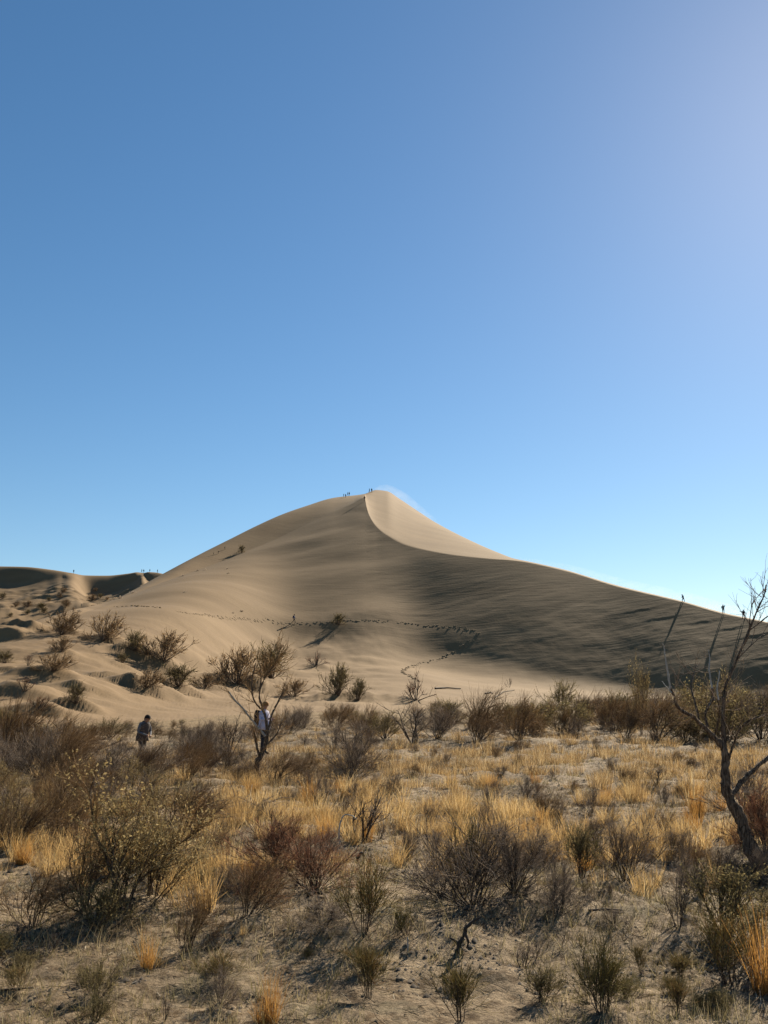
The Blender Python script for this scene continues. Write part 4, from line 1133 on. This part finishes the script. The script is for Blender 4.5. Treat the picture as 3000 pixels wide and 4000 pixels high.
# ------------------------------------------------------------------ people
SKIN = plain_mat('skin', (0.34, 0.19, 0.13), .1, 8, .6)
def cloth(name, c): return plain_mat(name, c, .12, 12, .85)
C_BLACK = cloth('black_cloth', (.018, .018, .022)); C_NAVY = cloth('navy_cloth', (.02, .035, .10)); C_BROWN = cloth('taupe_jacket', (.085, .065, .058))
C_GREY = cloth('grey_sleeve', (.13, .13, .14)); C_LILAC = cloth('lilac_shirt', (.42, .41, .52)); C_RUST = cloth('tawny_scarf', (.26, .12, .04)); C_HAIR = cloth('dark_hair', (.02, .014, .012))
C_DARK = cloth('dark_trousers', (.03, .03, .035)); C_GREEN = cloth('grey_green_top', (.12, .13, .12)); C_SHOE = cloth('shoes', (.03, .026, .022)); C_MAROON = cloth('maroon_top', (.10, .02, .025))

def skin_mesh(name, verts, edges, radii, mats, matfn, sub=2):
    me = bpy.data.meshes.new(name)
    me.from_pydata(verts, edges, [])
    o = bpy.data.objects.new(name, me); C.objects.link(o)
    md = o.modifiers.new('skin', 'SKIN')
    for i, r in enumerate(radii):
        sv = me.skin_vertices[0].data[i]
        sv.radius = r if hasattr(r, '__len__') else (r, r)
    me.skin_vertices[0].data[0].use_root = True
    md.use_smooth_shade = True
    s = o.modifiers.new('sub', 'SUBSURF'); s.levels = sub; s.render_levels = sub
    dg = bpy.context.evaluated_depsgraph_get(); dg.update()
    out = bpy.data.meshes.new_from_object(o.evaluated_get(dg), depsgraph=dg)
    bpy.data.objects.remove(o); bpy.data.meshes.remove(me)
    out.name = name
    out.materials.clear()
    for m_ in mats: out.materials.append(m_)
    for p in out.polygons:
        p.material_index = matfn(p.center); p.use_smooth = True
    return out

def figure(pose):
    """joint positions of a 1.72 m figure facing -Y turned by the caller; pose: dict of overrides"""
    J = dict(pelvis=(0, 0, .93), belly=(0, .0, 1.08), chest=(0, .01, 1.27), neckb=(0, .01, 1.43), neck=(0, 0, 1.49), head=(0, -.015, 1.60), crown=(0, 0, 1.68),
             shL=(-.17, .01, 1.39), elL=(-.24, .02, 1.12), wrL=(-.25, -.06, .90), haL=(-.25, -.09, .82), shR=(.17, .01, 1.39), elR=(.24, .02, 1.12), wrR=(.25, -.06, .90), haR=(.25, -.09, .82),
             hiL=(-.09, 0, .88), knL=(-.10, -.03, .50), anL=(-.10, .02, .09), toL=(-.11, -.14, .03), hiR=(.09, 0, .88), knR=(.10, -.03, .50), anR=(.10, .02, .09), toR=(.11, -.14, .03))
    J.update(pose); return J
ORDER = ['pelvis', 'belly', 'chest', 'neckb', 'neck', 'head', 'crown', 'shL', 'elL', 'wrL', 'haL', 'shR', 'elR', 'wrR', 'haR', 'hiL', 'knL', 'anL', 'toL', 'hiR', 'knR', 'anR', 'toR']
RAD = dict(pelvis=(.15, .11), belly=(.14, .10), chest=(.16, .11), neckb=(.09, .08), neck=(.055, .06), head=(.085, .10), crown=(.06, .075), shL=.07, elL=.045, wrL=.033, haL=.04, shR=.07, elR=.045, wrR=.033, haR=.04,
           hiL=.095, knL=.062, anL=.045, toL=.035, hiR=.095, knR=.062, anR=.045, toR=.035)
EDG = [('pelvis', 'belly'), ('belly', 'chest'), ('chest', 'neckb'), ('neckb', 'neck'), ('neck', 'head'), ('head', 'crown'), ('chest', 'shL'), ('shL', 'elL'), ('elL', 'wrL'), ('wrL', 'haL'),
       ('chest', 'shR'), ('shR', 'elR'), ('elR', 'wrR'), ('wrR', 'haR'), ('pelvis', 'hiL'), ('hiL', 'knL'), ('knL', 'anL'), ('anL', 'toL'), ('pelvis', 'hiR'), ('hiR', 'knR'), ('knR', 'anR'), ('anR', 'toR')]
def body_mesh(name, pose, top, trousers, sub=1, bulk=1.0, sleeves=True):
    J = figure(pose); ix = {k: i for i, k in enumerate(ORDER)}
    pts = [J[k] for k in ORDER]
    neckz = J['neck'][2] - .03; wz = J['pelvis'][2] - .04; az_ = max(J['anL'][2], J['anR'][2]) - .01
    hands = [Vector(J['haL']), Vector(J['haR'])]; head = Vector(J['head'])
    def mf(c):
        if (c - head).length < .17 and c.z > neckz: return 0
        if min((c - h).length for h in hands) < .065: return 0
        if c.z > wz or min((c - Vector(J[k])).length for k in ('wrL', 'wrR', 'elL', 'elR')) < .10: return 1
        if c.z < .085: return 3
        return 2
    rad = [tuple(q * (bulk if k in ('pelvis', 'belly', 'chest', 'shL', 'shR', 'elL', 'elR') else 1) for q in (RAD[k] if hasattr(RAD[k], '__len__') else (RAD[k],) * 2)) for k in ORDER]
    return skin_mesh(name, pts, [(ix[a], ix[b]) for a, b in EDG], rad, [SKIN, top, trousers, C_SHOE], mf, sub)
def hair_mesh(name, head, mat, r=.105, cap=False, drop=0.0):
    bm_v, bm_f = [], []
    n, k = 12, 6
    hx_, hy_, hz_ = head
    for i in range(k + 1):
        ph = (i / k) * (math.pi * (.56 if not cap else .5))
        for j in range(n):
            a_ = j / n * 2 * math.pi
            back = max(0, math.sin(a_)) * drop
            bm_v.append((hx_ + r * .92 * math.sin(ph) * math.cos(a_), hy_ + .012 + r * 1.08 * math.sin(ph) * math.sin(a_), hz_ + .02 + r * 1.05 * math.cos(ph) - back * (i / k) ** 2))
    for i in range(k):
        for j in range(n):
            bm_f.append((i * n + j, (i + 1) * n + j, (i + 1) * n + (j + 1) % n, i * n + (j + 1) % n))
    if cap:                                          # flat peak at the front
        b = len(bm_v)
        for j, a_ in enumerate(np.linspace(math.pi * 1.15, math.pi * 1.85, 6)):
            bm_v.append((hx_ + r * .93 * math.cos(a_), hy_ + .01 + r * 1.02 * math.sin(a_), hz_ + .035))
            bm_v.append((hx_ + r * .95 * math.cos(a_), hy_ + .01 + r * 1.75 * math.sin(a_), hz_ + .012))
            bm_v.append((hx_ + r * .93 * math.cos(a_), hy_ + .01 + r * 1.02 * math.sin(a_), hz_ + .022))
        for j in range(5):
            p = b + j * 3
            bm_f += [(p, p + 3, p + 4, p + 1), (p + 1, p + 4, p + 5, p + 2)]
    return mesh_np(name, np.array(bm_v), np.array(bm_f), mat, True)

POSES = {
 'stand': {},
 'walk': dict(hiL=(-.09, -.02, .88), knL=(-.10, -.20, .52), anL=(-.10, -.22, .10), toL=(-.11, -.38, .05), knR=(.10, .08, .50), anR=(.10, .30, .16), toR=(.11, .20, .04), elL=(-.24, .12, 1.14), wrL=(-.24, .14, .92), haL=(-.24, .12, .84),
              elR=(.24, -.06, 1.13), wrR=(.22, -.22, .95), haR=(.21, -.27, .89), head=(0, -.07, 1.59), crown=(0, -.07, 1.67), neck=(0, -.03, 1.48)),
 'lean': dict(chest=(0, -.08, 1.25), belly=(0, -.03, 1.08), neckb=(0, -.12, 1.40), neck=(0, -.15, 1.45), head=(0, -.20, 1.55), crown=(0, -.21, 1.63), shL=(-.17, -.10, 1.36), shR=(.17, -.10, 1.36), elL=(-.24, -.06, 1.10), elR=(.24, -.06, 1.10),
              wrL=(-.22, -.24, .95), haL=(-.2, -.30, .90), wrR=(.22, -.24, .95), haR=(.2, -.30, .90), knL=(-.12, -.16, .50), anL=(-.12, -.10, .1), toL=(-.12, -.26, .04), knR=(.12, .06, .50), anR=(.12, .16, .1), toR=(.12, .02, .03)),
 'salute': dict(elR=(.33, -.10, 1.44), wrR=(.17, -.16, 1.60), haR=(.10, -.15, 1.63), elL=(-.27, .0, 1.14), wrL=(-.20, -.12, 1.0), haL=(-.17, -.15, .96)),
 'spread': dict(elL=(-.40, .0, 1.30), wrL=(-.60, .0, 1.42), haL=(-.68, .0, 1.47), elR=(.30, .0, 1.14), wrR=(.42, -.05, .96), haR=(.46, -.07, .9), knL=(-.2, -.05, .5), anL=(-.22, .0, .09), toL=(-.25, -.14, .03), knR=(.14, -.12, .52)),
}
PM = {}
def person(u, v, pose, top, trousers, label, face, group=None, hairmat=C_HAIR, hgt=None, far=False, extra=None, sub=1):
    """feet at pixel (u, v)"""
    x, y, z = (hit2(u, v) if far else hit(u, v))
    key = (pose, top.name, trousers.name, hairmat.name)
    if key not in PM:
        J = figure(POSES[pose])
        PM[key] = (body_mesh('body', POSES[pose], top, trousers, sub, 1.22), hair_mesh('hair', J['head'], hairmat, .112))
    b, h = PM[key]
    root = bpy.data.objects.new('person', None); C.objects.link(root); root.location = (float(x), float(y), float(z) - .02)
    root.rotation_euler = (0, 0, math.radians(face))
    dist = math.hypot(x, y)
    s = 1.0 if hgt is None else 1.12 * hgt / FPX * dist / 1.72
    root.scale = (s * 1.25, s * 1.25, s) if hgt and hgt > 25 else (s, s, s)
    tag(root, label, 'person', group)
    add_obj('body', b, root); add_obj('hair', h, root)
    if extra: extra(root)
    return root
def pack(root):
    V, F = tubes(np.array([[[0, .17, 1.02], [0, .19, 1.1], [0, .19, 1.3], [0, .17, 1.38]]]), .14, .11, 6)
    add_obj('backpack', mesh_np('backpack', V, F, C_BLACK, True), root)

# walker and ridge people (the photograph shows them as small dark figures)
person(1148, 2433, 'walk', C_NAVY, C_DARK, 'lone walker in dark blue on the footprint trail across the dune', 75, hgt=30)
person(2670, 2352, 'lean', C_GREY, C_BLACK, 'walker bending forward on the right ridge, leftmost of the three there', -80, 'people on the right ridge of the dune', hgt=27)
person(2826, 2397, 'salute', C_GREEN, C_BLACK, 'person with a hand raised to the head on the right ridge, middle of three', -20, 'people on the right ridge of the dune', hgt=30)
person(2906, 2418, 'spread', C_BLACK, C_MAROON, 'person with one arm stretched out on the right ridge, nearest the bare tree', 15, 'people on the right ridge of the dune', hgt=31)
for (u, v, p, f, hh, lab) in [(1342,1942,'lean',60,13,'crouched dark figure leftmost on the summit skyline'),(1350,1944,'stand',20,14,'dark figure second from left on the summit skyline, casting a long shadow'),
        (1358,1936,'walk',-60,14,'dark figure third from left of the four on the summit skyline'),(1364,1933,'stand',0,15,'tallest of the four dark figures left of the summit'),
        (1443,1926,'walk',-70,17,'left one of the pair standing on the very summit'),(1452,1925,'stand',30,17,'right one of the pair standing on the very summit'),
        (1424,1958,'walk',30,20,'climber with a stick on the sharp crest just below the summit'),
        (833,2168,'lean',70,10,'lowest of three climbers on the left flank'),(853,2163,'lean',50,11,'middle one of three climbers on the left flank'),(878,2147,'walk',80,12,'highest of three climbers on the left flank')]:
    person(u, v, p, C_BLACK, C_DARK, lab, f, 'dark figures climbing near the summit', hgt=hh)
for (u, v, p, f, lab) in [(285,2241,'stand',10,'single figure alone on the far left skyline'),(553,2236,'walk',-80,'left one of the close pair on the distant ridge'),(558,2236,'stand',30,'right one of the close pair on the distant ridge'),
        (582,2237,'lean',60,'figure between the close pair and the main dune on the distant ridge'),(613,2239,'walk',80,'figure on the distant ridge nearest the main dune')]:
    person(u, v, p, C_BLACK, C_DARK, lab, f, 'figures on the distant ridge', hgt=13, far=True)

# the two people in the brush
def hand(side, wr, ha, curl=.5):
    """palm and five fingers continuing the wrist -> hand direction"""
    w_, h_ = Vector(wr), Vector(ha); d_ = (h_ - w_).normalized(); s_ = d_.cross(Vector((0, 0, 1))).normalized(); n_ = s_.cross(d_)
    parts_ = []
    palm = np.array([[w_, w_ + d_ * .05, w_ + d_ * .085]])
    parts_.append(tubes(palm, .030, .036, 6))
    for i, (o_, l_) in enumerate([(-.03, .062), (-.01, .074), (.01, .070), (.03, .055)]):
        a_ = w_ + d_ * .08 + s_ * o_; b_ = a_ + d_ * l_ * .5 - n_ * .01; c_ = b_ + (d_ * (1 - curl) - n_ * curl) * l_ * .5
        parts_.append(tubes(np.array([[a_, b_, c_]]), .010, .007, 5))
    a_ = w_ + d_ * .035 - s_ * .03 * side; b_ = a_ - s_ * .025 * side + d_ * .02; c_ = b_ + d_ * .035 - n_ * .01
    parts_.append(tubes(np.array([[a_, b_, c_]]), .012, .008, 5))
    return join(parts_)
def near_person(u, v, dist_y, height_px, head_v, pose, face, label, top, trousers, hairm, cap, coat=None, packm=None):
    """height set by where the head is; feet on the ground at that distance"""
    a = (u - 1500) / FPX; b = (2000 - head_v) / FPX
    dy = CP - b * SP; dz = SP + b * CP
    yy = dist_y; x = a / dy * yy; topz = EYE + dz / dy * yy
    z = H(x, yy); s = (topz - z) / 1.74
    J = figure(pose)
    root = bpy.data.objects.new('person', None); C.objects.link(root); root.location = (x, yy, z)
    root.rotation_euler = (0, 0, math.radians(face)); root.scale = (s, s, s)
    tag(root, label, 'person')
    add_obj('body', body_mesh('body', pose, top, trousers, 2), root)
    for sd, w_, h_ in ((-1, 'wrL', 'haL'), (1, 'wrR', 'haR')):
        V, F = hand(sd, J[w_], J[h_]); add_obj('hand', mesh_np('hand', V, F, SKIN, True), root)
    add_obj('cap' if cap else 'hair', hair_mesh('cap' if cap else 'hair', J['head'], hairm, .116, cap, .06), root)
    # nose and ears
    hx_, hy_, hz_ = J['head']
    V, F = tubes(np.array([[[hx_, hy_ - .10, hz_ + .02], [hx_, hy_ - .125, hz_ - .012]], [[hx_ - .086, hy_ + .01, hz_ + .02], [hx_ - .09, hy_ + .015, hz_ - .025]], [[hx_ + .086, hy_ + .01, hz_ + .02], [hx_ + .09, hy_ + .015, hz_ - .025]]]), .012, .017, 5)
    add_obj('face', mesh_np('face', V, F, SKIN, True), root)
    if coat:                                         # loose jacket over the torso and upper legs
        n = 14; rings = []
        for (zz, rx, ry, oy) in [(J['chest'][2] + .15, .12, .09, 0), (J['chest'][2] + .10, .215, .13, 0), (J['chest'][2], .225, .15, 0), (J['belly'][2], .215, .16, 0), (J['pelvis'][2], .23, .17, 0), (J['pelvis'][2] - .13, .245, .175, 0), (J['pelvis'][2] - .135, .20, .14, 0)]:
            cy_ = np.interp(zz, [J['pelvis'][2], J['belly'][2], J['chest'][2], J['neckb'][2]], [J['pelvis'][1], J['belly'][1], J['chest'][1], J['neckb'][1]])
            rings.append([(rx * math.cos(t) * (1 + .04 * math.sin(5 * t + zz * 20)), cy_ + ry * math.sin(t) * (1 + .05 * math.sin(4 * t + zz * 13)), zz) for t in np.linspace(0, 2 * math.pi, n, endpoint=False)])
        V = np.array(rings).reshape(-1, 3)
        F = np.array([(i * n + j, i * n + (j + 1) % n, (i + 1) * n + (j + 1) % n, (i + 1) * n + j) for i in range(len(rings) - 1) for j in range(n)])
        add_obj('jacket', mesh_np('jacket', V, F, coat, True), root)
    if packm: 
        V, F = tubes(np.array([[[0, .22, .98], [0, .25, 1.06], [0, .25, 1.3], [0, .21, 1.40]]]), .15, .13, 8)
        V[:, 0] *= 1.1
        p = add_obj('backpack', mesh_np('backpack', V, F, packm, True), root)
    return root
pose_m = dict(POSES['lean']); pose_m.update(head=(.02, -.22, 1.53), crown=(.02, -.25, 1.61), elL=(-.27, -.10, 1.10), wrL=(-.10, -.30, 1.0), haL=(-.04, -.36, .98), elR=(.25, -.12, 1.10), wrR=(.08, -.32, .98), haR=(.02, -.38, .95))
near_person(560, 2900, 27.0, 190, 2783, pose_m, 52, 'man in a dark flat cap and taupe jacket looking down, wading through the left brush', C_GREY, C_DARK, C_HAIR, True, C_BROWN)
pose_w = dict(POSES['stand']); pose_w.update(elL=(-.26, -.02, 1.12), wrL=(-.14, -.24, 1.14), haL=(-.09, -.30, 1.17), elR=(.27, -.02, 1.12), wrR=(.15, -.24, 1.14), haR=(.1, -.30, 1.17), head=(0, -.05, 1.59), crown=(0, -.05, 1.67))
near_person(1034, 2900, 29.0, 190, 2738, pose_w, 60, 'person in pale lilac shirt and tawny headscarf with black backpack behind the crooked tree', C_LILAC, C_DARK, C_RUST, False, C_LILAC, C_BLACK)

# ------------------------------------------------------------------ sand blown off the crest
def plume(name, pts, half, thick, dens, label, seed):
    """thin body of airborne sand hugging a crest line: pts (u, v, r) in photo terms -> closed tube filled with uneven haze"""
    W = []
    for (u, v, r, up_m) in pts:
        th, t = ray(u, v); W.append((float(r * math.sin(th)), float(r * math.cos(th)), float(EYE + t * r + up_m)))
    W = np.array(W)
    q = np.linspace(0, len(W) - 1, 24); s = np.arange(len(W))
    P = np.stack([pchip1(s, W[:, i], q) for i in range(3)], 1)
    n = 16; V = []
    for i, p in enumerate(P):
        k = math.sin(math.pi * min(1, max(.02, (i + .4) / 24))) ** .5
        for a_ in np.linspace(0, 2 * math.pi, n, endpoint=False):
            V.append((p[0], p[1] + math.cos(a_) * thick * k, p[2] + math.sin(a_) * half * k))
    F = [(i * n + j, i * n + (j + 1) % n, (i + 1) * n + (j + 1) % n, (i + 1) * n + j) for i in range(23) for j in range(n)]
    me = bpy.data.meshes.new(name); me.from_pydata(V, [], F + [tuple(range(n))[::-1], tuple(23 * n + j for j in range(n))]); me.update()
    m_ = bpy.data.materials.new(name); m_.use_nodes = True; nt = m_.node_tree; nt.nodes.clear()
    out = N(nt, 'ShaderNodeOutputMaterial'); pv = N(nt, 'ShaderNodeVolumePrincipled')
    pv.inputs['Color'].default_value = (.95, .86, .72, 1); pv.inputs['Anisotropy'].default_value = .35
    tc = N(nt, 'ShaderNodeTexCoord')
    mp = N(nt, 'ShaderNodeMapping'); mp.inputs['Scale'].default_value = (.10, .10, .30); mp.inputs['Rotation'].default_value = (0, math.radians(-8), 0)
    nz = N(nt, 'ShaderNodeTexNoise'); nz.inputs['Scale'].default_value = 1.6; nz.inputs['Detail'].default_value = 3
    nt.links.new(tc.outputs['Object'], mp.inputs['Vector']); nt.links.new(mp.outputs[0], nz.inputs['Vector'])
    # fade towards the skin of the tube
    tcg = N(nt, 'ShaderNodeAttribute')
    mr = N(nt, 'ShaderNodeMapRange'); mr.inputs['From Min'].default_value = .25; mr.inputs['From Max'].default_value = .8; mr.inputs['To Max'].default_value = dens
    nt.links.new(nz.outputs['Fac'], mr.inputs['Value'])
    nt.nodes.remove(tcg)
    nt.links.new(mr.outputs[0], pv.inputs['Density']); nt.links.new(pv.outputs[0], out.inputs['Volume'])
    me.materials.append(m_)
    o = add_obj(name, me); tag(o, label, 'blown sand', kind='stuff')
plume('blown_sand', [(1440,1925,398,-1.),(1500,1914,408,-.4),(1560,1940,410,-.2),(1620,1978,404,-.4),(1720,2044,372,-1.)], 2.8, 9, .014, 'sand blown off the summit to the right', 1)
plume('blown_sand', [(2000,2183,284,.0),(2200,2222,268,.2),(2400,2281,262,.3),(2668,2345,250,.4),(2825,2390,246,.5),(3000,2428,243,.5),(3250,2500,238,.5)], 1.6, 5, .020, 'thin veil of blown sand along the right ridge', 2)
